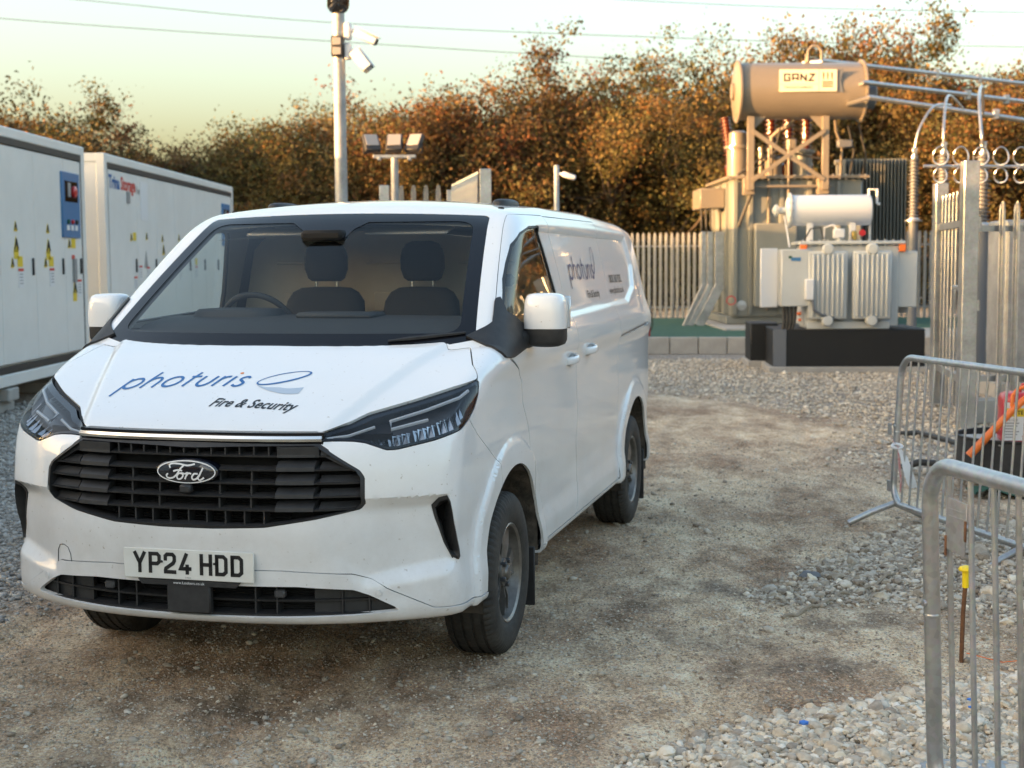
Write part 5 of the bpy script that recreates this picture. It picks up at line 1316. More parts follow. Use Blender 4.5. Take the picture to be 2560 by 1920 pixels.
def smooth3(Q, k=8):
    P = [Vector(q) for q in Q]; out = []
    for i in range(len(P)-1):
        p0 = P[max(i-1, 0)]; p1 = P[i]; p2 = P[i+1]; p3 = P[min(i+2, len(P)-1)]
        for j in range(k): t = j/k; out.append(.5*((2*p1)+(p2-p0)*t+(2*p0-5*p1+4*p2-p3)*t*t+(3*p1-p0-3*p2+p3)*t**3))
    return out+[P[-1]]
# ================================================================ raised compound: kerb blocks, green matting, slabs
for k in range(15):
    x = 1.55+.502*k; y = 25.52-.105*(x-2.4)
    mb = MB(); mb.box((0, 0, 0), (.49, .16, .30), .008, rz=R(-6)); o = mb.build('kerb_block', M['concrete'], None, False) if k == 0 else None
    if k == 0: KB = o
    else: o = KB.copy(); COL.objects.link(o)
    o.location = (x, y, .148); o.rotation_euler = (0, 0, R(.3*math.sin(k*2.1)))
    tag(o, 'pale concrete kerb block in the row edging the green matting', 'kerb block', 'concrete kerb blocks')
mb = MB(); mb.add([(1.36, 25.70, .27), (12, 24.55, .27), (16, 33.6, .27), (1.36, 35.0, .27)], [(0, 1, 2, 3)]); mb.build('green_matting', M['green_mat'], None, False)['kind'] = 'structure'
mb = MB(); mb.box((1.29, 30.3, .145), (.14, 9.2, .29), .01); mb.build('kerb_edging', M['concrete'], None, False)['kind'] = 'structure'
mb = MB(); mb.box((5.95, 30.6, .278), (3.5, 4.6, .06), .01); mb.build('concrete_slab', M['concrete'], None, False)['kind'] = 'structure'
mb = MB(); mb.box((8.2, 26.6, .278), (2.2, 3.0, .06), .01); mb.build('concrete_slab', M['concrete'], None, False)['kind'] = 'structure'
FE = empty('fire_extinguisher', (2.46, 26.3, .27), 0, 'small red fire extinguisher standing on the green matting behind the van', 'extinguisher')
mb = MB(); mb.lathe([(.07, 0), (.082, .01), (.082, .36), (.06, .41), (.03, .43), (.02, .47)], (0, 0, 0), 'Z', 20); mb.build('cylinder', M['red_paint'], FE)
mb = MB(); mb.box((0, 0, .49), (.03, .10, .03), .005); mb.build('valve', M['black_plastic'], FE); mb = MB(); mb.tube([(0.02, 0, .48), (.11, 0, .44), (.12, 0, .2), (.09, 0, .1)], .012, 8); mb.build('hose', M['rubber'], FE)

def ribs(mb, c, z0, z1, r0, r1, n):
    pr = []; h = (z1-z0)/n
    for i in range(n): z = z0+h*i; pr += [(r0, z), (r0, z+h*.35), (r1*(1 if i % 2 == 0 else .9), z+h*.62), (r1*(1 if i % 2 == 0 else .9), z+h*.72), (r0, z+h*.85)]
    mb.lathe(pr+[(r0, z1)], c, 'Z', 20)
# ================================================================ large transformer
LT = empty('large_transformer', (6.0, 30.2, .31), 0, 'big grey-green power transformer with an overhead oil drum on a braced stand', 'transformer')
def lb(c, d, bev=.012, rot=None): return (c[0]-6.0, c[1]-30.2, c[2]-.31), d
def lbox(name, c, d, m='tank_grey', bev=.012, parent=LT, rot=None): mb = MB(); mb.box((c[0]-6.0, c[1]-30.2, c[2]-.31), d, bev, rot=rot); return mb.build(name, M[m], parent)
def ltube(name, pts, r, m='tank_grey', n=10, parent=LT): mb = MB(); mb.tube([(p[0]-6.0, p[1]-30.2, p[2]-.31) for p in pts], r, n); return mb.build(name, M[m], parent)
TK = lbox('tank', (5.95, 31.6, 1.90), (2.7, 3.1, 2.86), 'tank_grey', .03)
for x in (4.66, 4.98, 5.62, 6.2, 6.8): lbox('stiffener', (x, 30.02, 1.9), (.09, .08, 2.75), 'tank_grey', .008)
for y in (30.6, 31.6, 32.6): lbox('stiffener', (4.57, y, 1.9), (.08, .10, 2.75), 'tank_grey', .008)
lbox('lid', (5.95, 31.6, 3.36), (2.95, 3.35, .06), 'sunwarmed_grey', .008)
for k in range(22): mb = MB(); mb.lathe([(.022, -.05), (.022, .05)], (4.55+.133*k-6.0, 29.97-30.2, 3.36-.31), 'Z', 6); mb.build('lid_bolt', M['galv'], LT)
lbox('base_skid', (5.95, 31.6, .40), (2.9, 2.9, .16), 'tank_grey', .01)
lbox('cable_box', (4.26, 31.2, 2.96), (.52, 1.3, .42), 'sunwarmed_grey', .015)
for k, x in enumerate((4.04, 4.14, 4.24, 4.44)): ltube('cable', [(x, 30.7, 2.78), (x+.01, 30.7, 2.4), (x+.02, 30.72, 2.2)], .022, 'rubber')
for k, (x0, x1, w0) in enumerate(((4.08, 3.68, .10), (4.22, 3.80, .12), (4.42, 3.98, .20))):
    mb = MB(); mb.box((x0-6, 30.62-30.2, 1.66-.31), (w0, .08, 1.2), .006); mb.build('cable_tray', M['galv'], LT, False)
    a = math.atan2(x0-x1, .85); mb = MB(); mb.box(((x0+x1)/2-6, 30.55-30.2, .69-.31), (w0, .08, .96), .006, rot=Matrix.Rotation(a, 3, 'Y')); mb.build('cable_tray', M['galv'], LT, False)
for k in range(18): lbox('radiator_fin', (7.34+.078*k, 32.2, 2.55), (.018, .9, 2.6), 'tank_grey', 0)
for z in (3.80, 1.3): ltube('radiator_header', [(7.2, 32.2, z), (8.72, 32.2, z)], .06)
# conservator
CO = MB(); CO.lathe([(.02, -1.34), (.45, -1.325), (.575, -1.26), (.575, 1.26), (.575, 1.26)], (-.05, -.2, 4.80), 'X', 48); COO = CO.build('conservator', M['sunwarmed_grey'], LT)
for sx in (-1.27, 1.27): mb = MB(); mb.lathe([(.56, -.02), (.635, -.02), (.635, .02), (.56, .02)], (-.05+sx, -.2, 4.80), 'X', 48); mb.build('flange', M['sunwarmed_grey'], COO)
for k in range(28): a = 2*math.pi*k/28; mb = MB(); mb.lathe([(.016, -.035), (.016, .035)], (1.22, -.2+.607*math.cos(a), 4.80+.607*math.sin(a)), 'X', 6); mb.build('flange_bolt', M['galv'], COO)
mb = MB(); mb.lathe([(.57, 0), (.50, .03), (.30, .05), (.30, .26), (.22, .30), (.02, .31)], (1.22, -.2, 4.72), 'X', 32); mb.build('end_cover', M['grey_polymer'], COO)
mb = MB(); mb.lathe([(.57, 0), (.50, -.05), (.18, -.07), (.18, -.12), (.02, -.12)], (-1.32, -.2, 4.80), 'X', 32); mb.build('end_cover', M['sunwarmed_grey'], COO)
lbox('lifting_lug', (6.12, 30.0, 5.75), (.10, .05, .22), 'sunwarmed_grey', .01, COO); lbox('lifting_lug', (4.95, 30.0, 5.72), (.08, .05, .12), 'sunwarmed_grey', .01, COO)
ltube('breather_pipe', [(6.12, 29.95, 5.7), (6.12, 29.95, 5.92), (6.2, 29.95, 6.02), (6.32, 29.95, 6.02), (6.4, 29.95, 5.92), (6.4, 29.95, 5.74)], .03, 'sunwarmed_grey')
for x in (4.92, 6.45):
    lbox('stand_leg', (x, 29.72, 3.83), (.14, .10, 1.50), 'sunwarmed_grey', .008); lbox('stand_foot', (x-.02, 29.85, 3.16), (.22, .24, .34), 'sunwarmed_grey', .01)
    sgn = 1 if x < 5.5 else -1
    mb = MB(); mb.add([(x-6+sgn*.07, -.44, 4.27), (x-6+sgn*.32, -.44, 4.27), (x-6+sgn*.07, -.44, 4.0), (x-6+sgn*.07, -.42, 4.27), (x-6+sgn*.32, -.42, 4.27), (x-6+sgn*.07, -.42, 4.0)], [(0, 1, 2), (5, 4, 3), (0, 3, 4, 1), (1, 4, 5, 2), (2, 5, 3, 0)]); mb.build('gusset', M['sunwarmed_grey'], LT, False)
for a, b in (((4.95, 4.28), (6.42, 3.28)), ((4.95, 3.28), (6.42, 4.28))):
    L_ = math.hypot(b[0]-a[0], b[1]-a[1]); an = -math.atan2(b[1]-a[1], b[0]-a[0]); lbox('cross_brace', ((a[0]+b[0])/2, 29.66 if a[1] > 4 else 29.64, (a[1]+b[1])/2), (L_, .018, .085), 'sunwarmed_grey', .003, LT, Matrix.Rotation(an, 3, 'Y'))
ltube('stay', [(4.98, 29.75, 3.1), (4.72, 29.95, 2.35)], .035, 'rubber')
ltube('cross_pipe', [(5.0, 29.8, 3.16), (6.6, 29.8, 3.16)], .03, 'sunwarmed_grey')
# maker's plate on the drum
PY = 30.2-.2-.60
SGN = lbox('maker_plate', (6.02, PY, 5.255), (1.16, .022, .44), 'sign_cream', .004, COO)
mb = MB(); mb.add([(.60, PY-30.2+.012, 4.73), (.735, PY-30.2+.012, 4.70), (.68, PY-30.2+.012, 4.945), (.735, PY-30.2+.012, 5.18), (.60, PY-30.2+.012, 5.15)], [(0, 1, 2), (0, 2, 4), (2, 3, 4)]); mb.build('plate_tail', M['grey_polymer'], COO, False)
def on_plate(u, v): return (u, PY-30.2-.0125, v+4.945)
GZ_ = {'G': [[(1, .78), (1, 1), (0, 1), (0, 0), (1, 0), (1, .48), (.55, .48)]], 'A': [[(0, 0), (0, 1), (1, 1), (1, 0)], [(0, .36), (1, .36)]], 'N': [[(0, 0), (0, 1), (1, 0), (1, 1)]], 'Z': [[(0, 1), (1, 1), (0, 0), (1, 0)]]}
pa = []
for k, ch in enumerate('GANZ'):
    for st in GZ_[ch]: pa.append(([(-.46+.165*k+a*.105, .0+b*.125) for a, b in st], .034, False, None))
flat(pa, on_plate, 'plate_lettering', M['black_vinyl'], SGN, .02)
text_obj('plate_small_lettering', 'TRANSFORMERS', .062, lambda u, v: on_plate(-.47+u*1.14, -.155+v), M['black_vinyl'], SGN, spacing=1.15, off=.001)
flat([([(.235, -.22), (.235, .22)], .010, False, None), ([(-.57, -.075), (.235, -.075)], .008, False, None)], on_plate, 'plate_rule', M['grey_print'], SGN, .05)
pa = []
for k in range(3): x = .325+.085*k; pa += [([(x, .02), (x, .15)], .026, False, None), ([(x-.02, .15), (x+.02, .15)], .02, False, None), ([(x-.024, .10), (x+.024, .10)], .014, False, None)]
for k in range(3): pa.append(([(.30, -.03-.045*k), (.52, -.03-.045*k)], .03, False, None))
flat(pa, on_plate, 'plate_emblem', M['emblem_orange'], SGN, .03)
# bushings, turrets and pipework on the lid
for x, y, z1, t in ((5.62, 31.3, 4.95, 0), (6.0, 31.3, 4.95, 0), (6.38, 31.3, 4.95, 0), (4.85, 31.5, 4.75, -.14)):
    B = MB(); ribs(B, (0, 0, 0), .35, z1-3.39, .085, .15, 13); B.lathe([(.16, 0), (.16, .30), (.11, .35)], (0, 0, 0), 'Z', 20); b = B.build('bushing', M['brown_porcelain'], LT); b.location = (x-6, y-30.2, 3.39-.31); b.rotation_euler = (0, t, 0)
mb = MB(); mb.lathe([(.24, 0), (.24, .62), (.30, .62), (.30, .68), (.2, .70), (.2, .95), (.12, 1.0)], (4.85-6, 30.9-30.2, 3.39-.31), 'Z', 24); mb.build('turret', M['sunwarmed_grey'], LT)
mb = MB(); mb.lathe([(.18, 0), (.18, .35), (.24, .35), (.24, .40), (.06, .44)], (5.55-6, 30.6-30.2, 3.39-.31), 'Z', 20); mb.build('turret', M['sunwarmed_grey'], LT)
mb = MB(); mb.lathe([(.2, 0), (.2, .5), (.26, .52), (.26, .57), (.05, .62)], (6.2-6, 30.8-30.2, 3.39-.31), 'Z', 20); mb.build('turret', M['tank_grey'], LT)
for pts, r_ in (([(5.45, 30.3, 3.4), (5.45, 30.3, 4.2), (5.6, 30.25, 4.35), (5.75, 30.1, 4.4), (5.85, 30.0, 4.55)], .045), ([(5.25, 30.4, 3.0), (5.25, 30.4, 4.0)], .05), ([(5.35, 30.0, .6), (5.35, 30.0, 3.95)], .03), ([(5.75, 29.95, 1.2), (5.75, 29.95, 4.1)], .028),
                ([(6.9, 30.3, 3.4), (6.9, 30.2, 4.0), (6.75, 30.1, 4.3), (6.7, 30.0, 4.6)], .03), ([(7.1, 30.3, 3.4), (7.15, 30.2, 3.9), (7.0, 30.1, 4.4)], .02), ([(7.35, 30.4, 3.2), (7.4, 30.2, 3.8), (7.2, 30.05, 4.45)], .02), ([(4.7, 30.1, 3.4), (5.2, 30.1, 3.75), (5.9, 30.1, 3.85), (6.6, 30.1, 3.7)], .022), ([(5.0, 30.2, 3.45), (5.5, 30.15, 3.9), (5.6, 30.1, 4.4)], .018)):
    ltube('pipe', pts, r_, 'sunwarmed_grey' if r_ > .022 else 'rubber')
lbox('relay', (5.85, 30.25, 4.05), (.20, .16, .22), 'sunwarmed_grey', .02); lbox('relay', (6.95, 30.2, 4.05), (.30, .2, .16), 'grey_polymer', .02)
lbox('junction_box', (5.52, 29.95, 2.05), (.15, .10, .28), 'grey_polymer', .012); lbox('marshalling_cabinet', (5.45, 29.8, 1.55), (.85, .25, 1.7), 'tank_grey', .015)
mb = MB(); mb.lathe([(.07, 0), (.07, .12), (.10, .12), (.10, .15), (.03, .16)], (4.75-6, -.4, .72-.31), (Vector((1, 0, 0)), Vector((0, 0, 1)), Vector((0, -1, 0))), 14); mb.build('drain_valve', M['galv'], LT)
mb = MB(); mb.tube([(4.55-6+.09*math.cos(a), -.42, .82-.31+.09*math.sin(a)) for a in np.linspace(0, 6.28, 13)[:-1]], .012, 6, closed=True); mb.build('valve_wheel', M['red_paint'], LT)
# ================================================================ busbars and cable sealing ends
for lb_, P in (('uppermost of the three long aluminium busbars running right from the oil drum', [(6.22, 30.9, 5.80), (6.5, 30.5, 5.80), (12.2, 34.2, 5.72), (16.5, 37.0, 5.66)]),
               ('middle of the three long aluminium busbars running right from the oil drum', [(6.55, 30.9, 5.2), (7.1, 29.3, 5.20), (11.5, 32.2, 5.09), (16, 35.2, 4.98)]),
               ('lowest of the three long aluminium busbars running right from the oil drum', [(6.7, 31.0, 4.8), (7.0, 28.3, 4.79), (10.3, 29.2, 4.42), (16, 30.8, 3.9)])):
    E_ = empty('busbar', (0, 0, 0), 0, lb_, 'busbar', 'aluminium busbars')
    mb = MB(); mb.tube(P, .048, 14); mb.build('tube', M['alu_tube'], E_)
    for t in (.30, .42): q = Vector(P[1]).lerp(Vector(P[3]), t); mb = MB(); mb.box(q, (.12, .12, .20), .015); mb.build('clamp', M['galv'], E_)
for x, y, z in ((16.2, 36.8, 5.66), (15.8, 35.0, 4.98), (15.8, 30.7, 3.9)):
    E_ = empty('busbar_support', (x, y, 0), 0, 'busbar support post standing out of view to the right', 'support', 'busbar supports')
    mb = MB(); mb.box((0, 0, (z-.9)/2), (.16, .16, z-.9)); mb.build('post', M['galv'], E_, False); mb = MB(); ribs(mb, (0, 0, 0), z-.9, z-.05, .05, .11, 8); mb.build('insulator', M['grey_polymer'], E_)
for (x, y, zi, zt, r_, lb_, arcp) in ((7.52, 27.0, 2.42, 3.50, .085, 'left-hand black cable sealing end, its conductor curving up to the right', [(7.52, 27, 3.62), (7.6, 27.0, 4.05), (7.95, 27.3, 4.5), (8.6, 28.4, 4.64)]),
                                     (7.53, 25.2, 2.44, 3.45, .098, 'middle black cable sealing end, just left of the gate post', [(7.53, 25.2, 3.6), (7.55, 25.3, 4.0), (7.95, 26.4, 4.6), (8.9, 28.6, 4.60)]),
                                     (7.17, 22.0, 2.2, 3.20, .10, 'cable sealing end rising directly behind the right-hand gate post', [(7.17, 22, 3.32), (7.13, 22.0, 3.6), (7.35, 22.8, 4.2), (8.6, 26.5, 4.75), (9.4, 28.9, 4.53)])):
    E_ = empty('cable_sealing_end', (x, y, 0), 0, lb_, 'sealing end', 'cable sealing ends')
    g0 = .27 if y > 24.6 else 0
    mb = MB(); mb.lathe([(r_*1.1, g0), (r_, g0+.3), (r_, zi-.06)], (0, 0, 0), 'Z', 20); mb.build('cable_duct', M['grey_polymer'], E_)
    mb = MB(); mb.lathe([(r_*1.9, zi-.07), (r_*1.9, zi-.04), (r_*1.2, zi-.03), (r_*1.1, zi)], (0, 0, 0), 'Z', 20); mb.build('mounting_flange', M['galv'], E_)
    mb = MB(); ribs(mb, (0, 0, 0), zi, zt, r_*.75, r_*1.25, 17); mb.build('insulator', M['grey_polymer'], E_)
    mb = MB(); mb.lathe([(.05, zt), (.07, zt+.02), (.07, zt+.07), (.03, zt+.08), (.028, zt+.20)], (0, 0, 0), 'Z', 14); mb.box((.0, 0, zt+.16), (.09, .07, .12), .01); mb.build('connector', M['alu_tube'], E_)
    mb = MB(); mb.tube([p-Vector((x, y, 0)) for p in smooth3(arcp, 6)], .024, 10); mb.build('conductor', M['alu_tube'], E_)
# ================================================================ small transformer on its black plinth
BP = empty('black_plinth', (4.98, 21.75, 0), R(-4), 'long black steel plinth box under the small light-grey transformer', 'plinth')
mb = MB(); mb.box((0, 0, .36), (2.19, 1.6, .56), .012); mb.build('box', M['black_steel'], BP); mb = MB(); mb.box((0, 0, .045), (2.30, 1.75, .09), .01); mb.build('footing', M['concrete'], BP, False)
mb = MB(); mb.box((-1.0, -.81, .36), (.19, .02, .555), .004); mb.build('end_flange', M['grey_polymer'], BP)
BQ = empty('black_plinth', (3.93, 22.6, 0), R(-4), 'narrow black plinth box at the back left of the long black plinth', 'plinth')
mb = MB(); mb.box((0, 0, .37), (.42, .9, .62), .012); mb.build('box', M['black_steel'], BQ); mb = MB(); mb.box((0, 0, .05), (.5, 1.0, .1), .01); mb.build('footing', M['concrete'], BQ, False)
ST = empty('small_transformer', (4.95, 21.5, .64), R(-4), 'smaller light-grey transformer with ribbed radiators and a white oil drum', 'transformer')
def sb(name, c, d, m='small_grey', bev=.012, parent=ST, rot=None): mb = MB(); mb.box((c[0]-4.95, c[1]-21.5, c[2]-.64), d, bev, rot=rot); return mb.build(name, M[m], parent)
def sp(name, pts, r, m='small_grey', n=10, parent=ST): mb = MB(); mb.tube([(p[0]-4.95, p[1]-21.5, p[2]-.64) for p in pts], r, n); return mb.build(name, M[m], parent)
sb('tank', (5.0, 21.5, 1.27), (1.36, .95, 1.18)); sb('lid', (5.0, 21.5, 1.895), (1.52, 1.08, .05)); sb('base', (4.95, 21.4, .70), (1.2, .9, .12))
for k in range(13): mb = MB(); mb.lathe([(.016, -.05), (.016, .05)], (-.66+.118*k, -.51, 1.255), 'Z', 6); mb.build('lid_bolt', M['galv'], ST)
for x0, x1 in ((4.35, 4.91), (4.985, 5.54)):
    Rr = sb('radiator', ((x0+x1)/2, 20.86, 1.28), (x1-x0, .10, .98), 'small_grey', .02)
    for k in range(7): x = x0+.07+(x1-x0-.14)*k/6; sb('radiator_rib', (x, 20.795, 1.28), (.038, .05, .90), 'small_grey', .016, Rr)
    for z in (1.80, .77):
        mb = MB(); mb.lathe([(.085, 0), (.085, .10), (.07, .12), (.02, .125)], ((x0+x1)/2-4.95, 20.90-21.5, z-.64), (Vector((1, 0, 0)), Vector((0, 0, 1)), Vector((0, -1, 0))), 20); mb.build('header_cap', M['small_grey'], Rr)
    sb('radiator_back', ((x0+x1)/2, 20.99, 1.28), (x1-x0-.06, .10, .9), 'small_grey', .02, Rr)
sb('side_panel', (5.80, 21.3, 1.36), (.30, .5, .82)); sb('side_radiator', (5.80, 21.7, 1.3), (.26, .3, .9))
CBN = sb('control_cabinet', (4.17, 21.05, 1.39), (.42, .45, .83), 'small_grey', .014); sb('cabinet_door', (3.80, 20.98, 1.39), (.26, .03, .86), 'paper', .008, CBN, Matrix.Rotation(R(14), 3, 'Z'))
sb('maker_sticker', (4.17, 20.82, 1.66), (.14, .004, .05), 'blue_panel', .0, CBN); sb('maker_sticker', (4.09, 20.82, 1.69), (.05, .004, .035), 'green_mat', .0, CBN)
sb('terminal_box', (4.36, 20.78, 1.22), (.12, .12, .30), 'white_device', .012, CBN)
for k in range(4): sp('cable', [(4.02+.06*k, 21.0, 1.0), (4.03+.05*k, 21.0, .75), (4.0+.04*k, 21.0, .55)], .024, 'rubber')
sp('cable', [(4.40, 20.75, 1.08), (4.42, 20.74, .92), (4.55, 20.78, .85), (4.8, 20.85, .80)], .02, 'grey_polymer'); sp('conduit', [(4.32, 20.82, 1.30), (4.58, 20.82, 1.30), (4.6, 20.82, 1.1)], .016)
SC_ = MB(); SC_.lathe([(.02, -.63), (.15, -.62), (.225, -.58), (.225, .58), (.21, .61), (.02, .62)], (-.24, -.1, 1.74), 'X', 36); SCO = SC_.build('conservator', M['white_device'], ST)
mb = MB(); mb.lathe([(.22, -.015), (.26, -.015), (.26, .015), (.22, .015)], (-.81, -.1, 1.74), 'X', 32); mb.build('flange', M['small_grey'], SCO)
for k in range(14): a = 2*math.pi*k/14; mb = MB(); mb.lathe([(.012, -.03), (.012, .03)], (-.81, -.1+.243*math.cos(a), 1.74+.243*math.sin(a)), 'X', 6); mb.build('flange_bolt', M['galv'], SCO)
mb = MB(); mb.lathe([(.05, 0), (.05, -.10), (.09, -.13), (.09, -.16), (.03, -.20)], (-.86, -.1, 1.74), 'X', 16); mb.build('oil_gauge', M['small_grey'], SCO)
for x in (4.43, 5.05): sb('drum_bracket', (x, 21.32, 2.05), (.09, .10, .28), 'white_device', .008)
sp('drum_pipe', [(5.30, 21.4, 2.52), (5.30, 21.4, 2.68), (5.42, 21.4, 2.68), (5.42, 21.4, 2.48), (5.46, 21.4, 2.46)], .022, 'white_device'); sp('drum_pipe', [(5.32, 21.4, 2.28), (5.32, 21.4, 1.92)], .02)
sp('drum_pipe', [(4.06, 21.35, 2.3), (4.10, 21.3, 2.05), (4.12, 21.2, 1.84)], .012, 'white_device')
sb('relay', (4.82, 21.1, 2.03), (.16, .12, .14), 'white_device', .015); sp('valve_stem', [(4.83, 21.1, 2.0), (4.83, 21.1, 1.92)], .04); sb('tap_changer', (5.05, 21.15, 2.0), (.08, .08, .14), 'brass', .02)
mb = MB(); mb.lathe([(.05, 0), (.05, .02)], (.22, -.32, 1.40), (Vector((1, 0, 0)), Vector((0, 0, 1)), Vector((0, -1, 0))), 14); mb.build('tap_handle', M['red_paint'], ST)
sp('hose', [(4.62, 21.2, 1.94), (4.62, 21.15, 2.12), (4.74, 21.12, 2.16), (4.80, 21.1, 2.08)], .014, 'paper'); sp('earth_lead', [(4.3, 21.1, 1.9), (4.4, 21.0, 2.1), (4.55, 21.05, 2.12), (4.6, 21.1, 1.95)], .012, 'rubber')
for x in (4.3, 5.72): sb('lifting_lug', (x, 21.0, 1.82), (.10, .05, .12), 'orange_plastic', .01)
OS = empty('orange_strap', (4.45, 22.0, .66), 0, 'orange lifting strap lying coiled on the plinth under the small transformer', 'strap')
mb = MB(); mb.tube([(.14*math.cos(a)*(1+.03*a), -.55+.08*math.sin(a), .05+.015*a) for a in np.linspace(0, 14, 40)], .022, 6); mb.tube([(.15, -.5, .06), (.5, -.45, .05), (1.0, -.4, .05)], .025, 6); mb.build('webbing', M['orange_plastic'], OS)

# ================================================================ crowd-control barriers
def barrier(label, p0, dirv, L_, tilt, rt, bars, rb, plate=False, z0=.14):
    rz = math.atan2(dirv[1], dirv[0]); B = empty('crowd_barrier', (p0[0], p0[1], 0), rz, label, 'barrier', 'galvanised crowd barriers')
    lean = math.tan(tilt); H, q = 1.05, .13
    def T_(x, z): return (x, lean*z, z)
    path = []
    for cx, cz, a0 in ((L_-q, H-q, 0), (q, H-q, 90), (q, z0+q, 180), (L_-q, z0+q, 270)): path += [T_(cx+q*math.cos(R(a0+t)), cz+q*math.sin(R(a0+t))) for t in range(0, 91, 10)]
    mb = MB(); mb.tube(path, rt, 20, closed=True); mb.build('frame', M['galv'], B)
    n = int((L_-.1)/bars)
    for k in range(n):
        x = .115+bars*k
        if x > L_-.08: break
        mb = MB(); b = .004*math.sin(k*3.3); mb.tube([T_(x, z0+.005), (x+b, lean*.6, .6), T_(x, H-.01)], rb, 10); mb.build('bar', M['galv_dull'] if k % 3 else M['galv'], B)
    for x, dx in (((.03, -.06), (1.46, .05)) if z0 > .1 else ((1.9, .05),)):
        for s_ in (-1, 1):
            mb = MB(); mb.tube([(x, lean*z0, z0-.0), (x+dx*.4, s_*.14, .085), (x+dx, s_*.27, .018)], [.02, .02, .019], 12); mb.build('foot', M['galv'], B)
    mb = MB(); mb.box((-.035, .0, .60), (.045, .008, .07), .003); mb.build('coupling_hook', M['galv_dull'], B, False); mb = MB(); mb.box((-.035, .0, .24), (.045, .008, .07), .003); mb.build('coupling_hook', M['galv_dull'], B, False)
    mb = MB(); mb.lathe([(.012, 0), (.010, .006), (.002, .008)], (.0, lean*.62-rt*.92, .62), (Vector((1, 0, 0)), Vector((0, 0, 1)), Vector((0, -1, 0))), 14); mb.build('dimple', M['galv'], B)
    mb = MB(); mb.lathe([(rt, 0), (rt+.0016, .004), (rt+.0016, .010), (rt, .014)], T_(0, .575), 'Z', 20, cap=False); mb.build('sleeve_joint', M['galv'], B)
    if plate:
        mb = MB(); mb.box((.115+bars*.5, lean*.89-.012, .885), (bars*.92, .004, .155), .0015, rot=Matrix.Rotation(R(3), 3, 'Y')); P_ = mb.build('name_plate', M['galv_dull'], B)
        for sx in (-1, 1): mb = MB(); mb.box((.115+bars*.5+sx*bars*.44, lean*.89-.014, .85+.03*sx), (.012, .005, .06), .002); mb.build('rust_weld', M['rust'], P_)
        for z in (.93, .91): mb = MB(); mb.box((.115+bars*.5, lean*.89-.0148, z), (bars*.7, .002, .006), .0006); mb.build('embossed_line', M['galv_dull'], P_)
    return B
barrier('nearest galvanised crowd barrier, with a small metal plate between its first two bars', (1.285, 4.26), (.20, -.98), 2.2, R(-2.3), .0245, .125, .0088, True, .02)
barrier('farther galvanised crowd barrier, with red and white tape tied to its end', (2.36, 8.86), (.214, -.977), 2.1, R(3.2), .0205, .098, .0072)
TP = empty('barrier_tape', (2.375, 8.80, .5), 0, 'scrap of red and white tape knotted round the end of the farther barrier', 'tape')
mb = MB(); mb.tube([(.03*math.cos(a), .03*math.sin(a), .01*math.sin(a)) for a in np.linspace(0, 6.28, 13)[:-1]], .010, 6, closed=True); mb.build('knot', M['paper'], TP)
def ribbon(pts, wd, name, m, parent):
    V = [];
    for p, (wx, wy) in pts: V += [(p[0]-wx*wd/2, p[1]-wy*wd/2, p[2]), (p[0]+wx*wd/2, p[1]+wy*wd/2, p[2])]
    return mesh_obj(name, V, [(2*i, 2*i+1, 2*i+3, 2*i+2) for i in range(len(pts)-1)], m, parent, True, 180)
ribbon([((.0, -.03, 0), (.3, .1)), ((.03, -.05, -.06), (.8, .2)), ((.05, -.06, -.14), (1, .3)), ((.075, -.07, -.22), (1, .2)), ((.09, -.06, -.25), (.9, .5))], .06, 'tail', M['paper'], TP)
ribbon([((.0, -.035, 0), (.5, .1)), ((.0, -.05, -.10), (.6, .3)), ((.012, -.055, -.20), (.5, .4)), ((.01, -.05, -.28), (.4, .1))], .028, 'tail', M['tape_red'], TP)
ribbon([((.0, -.03, 0), (.3, .6)), ((-.03, -.04, .03), (.3, .8)), ((-.05, -.03, .06), (.2, .5))], .02, 'tail', M['tape_red'], TP)
# ================================================================ stake, tray, diesel can and other things lying about
SK = empty('steel_stake', (1.845, 5.78, g_z(np.array([1.845]), np.array([5.78]))[0]), 0, 'rusty steel stake with a yellow mushroom cap, standing in the gravel', 'stake')
mb = MB(); mb.tube([(-.008, 0, -.05), (-.004, 0, .2), (.004, 0, .335)], .0095, 8); mb.build('bar', M['rust'], SK)
mb = MB(); mb.lathe([(.0135, .312), (.0145, .365), (.015, .378), (.028, .382), (.030, .388), (.025, .397), (.010, .403), (.001, .404)], (.004, 0, 0), 'Z', 20); mb.build('cap', M['yellow_plastic'], SK)
DT = empty('drip_tray', (3.70, 10.35, 0), R(10), 'round black half-drum tray on short legs under the diesel can', 'tray')
mb = MB(); mb.lathe([(.40, .10), (.455, .11), (.46, .36), (.475, .37), (.475, .38), (.45, .38), (.44, .16), (.02, .15)], (0, 0, 0), 'Z', 40); mb.build('tub', M['black_plastic'], DT)
for a in (200, 290, 340, 80): mb = MB(); mb.tube([(.38*math.cos(R(a)), .38*math.sin(R(a)), .12), (.40*math.cos(R(a)), .40*math.sin(R(a)), .0)], .022, 8); mb.build('leg', M['galv_dull'], DT)
mb = MB(); mb.box((.0, 0, .345), (.7, .62, .012), .004); mb.build('grating', M['concrete'], DT)
JC = empty('diesel_can', (3.72, 10.20, .352), R(-8), 'red diesel can with a white and yellow hazard label, standing on the black tray', 'fuel can')
mb = MB(); rings = []
for z, k in ((0, .94), (.012, 1), (.30, 1), (.335, .93), (.35, .80)): rings.append(sell(0, 0, z, .235*k, .13*k, 5, 32))
loft(mb, rings); mb.build('body', M['red_paint'], JC, True, 40)
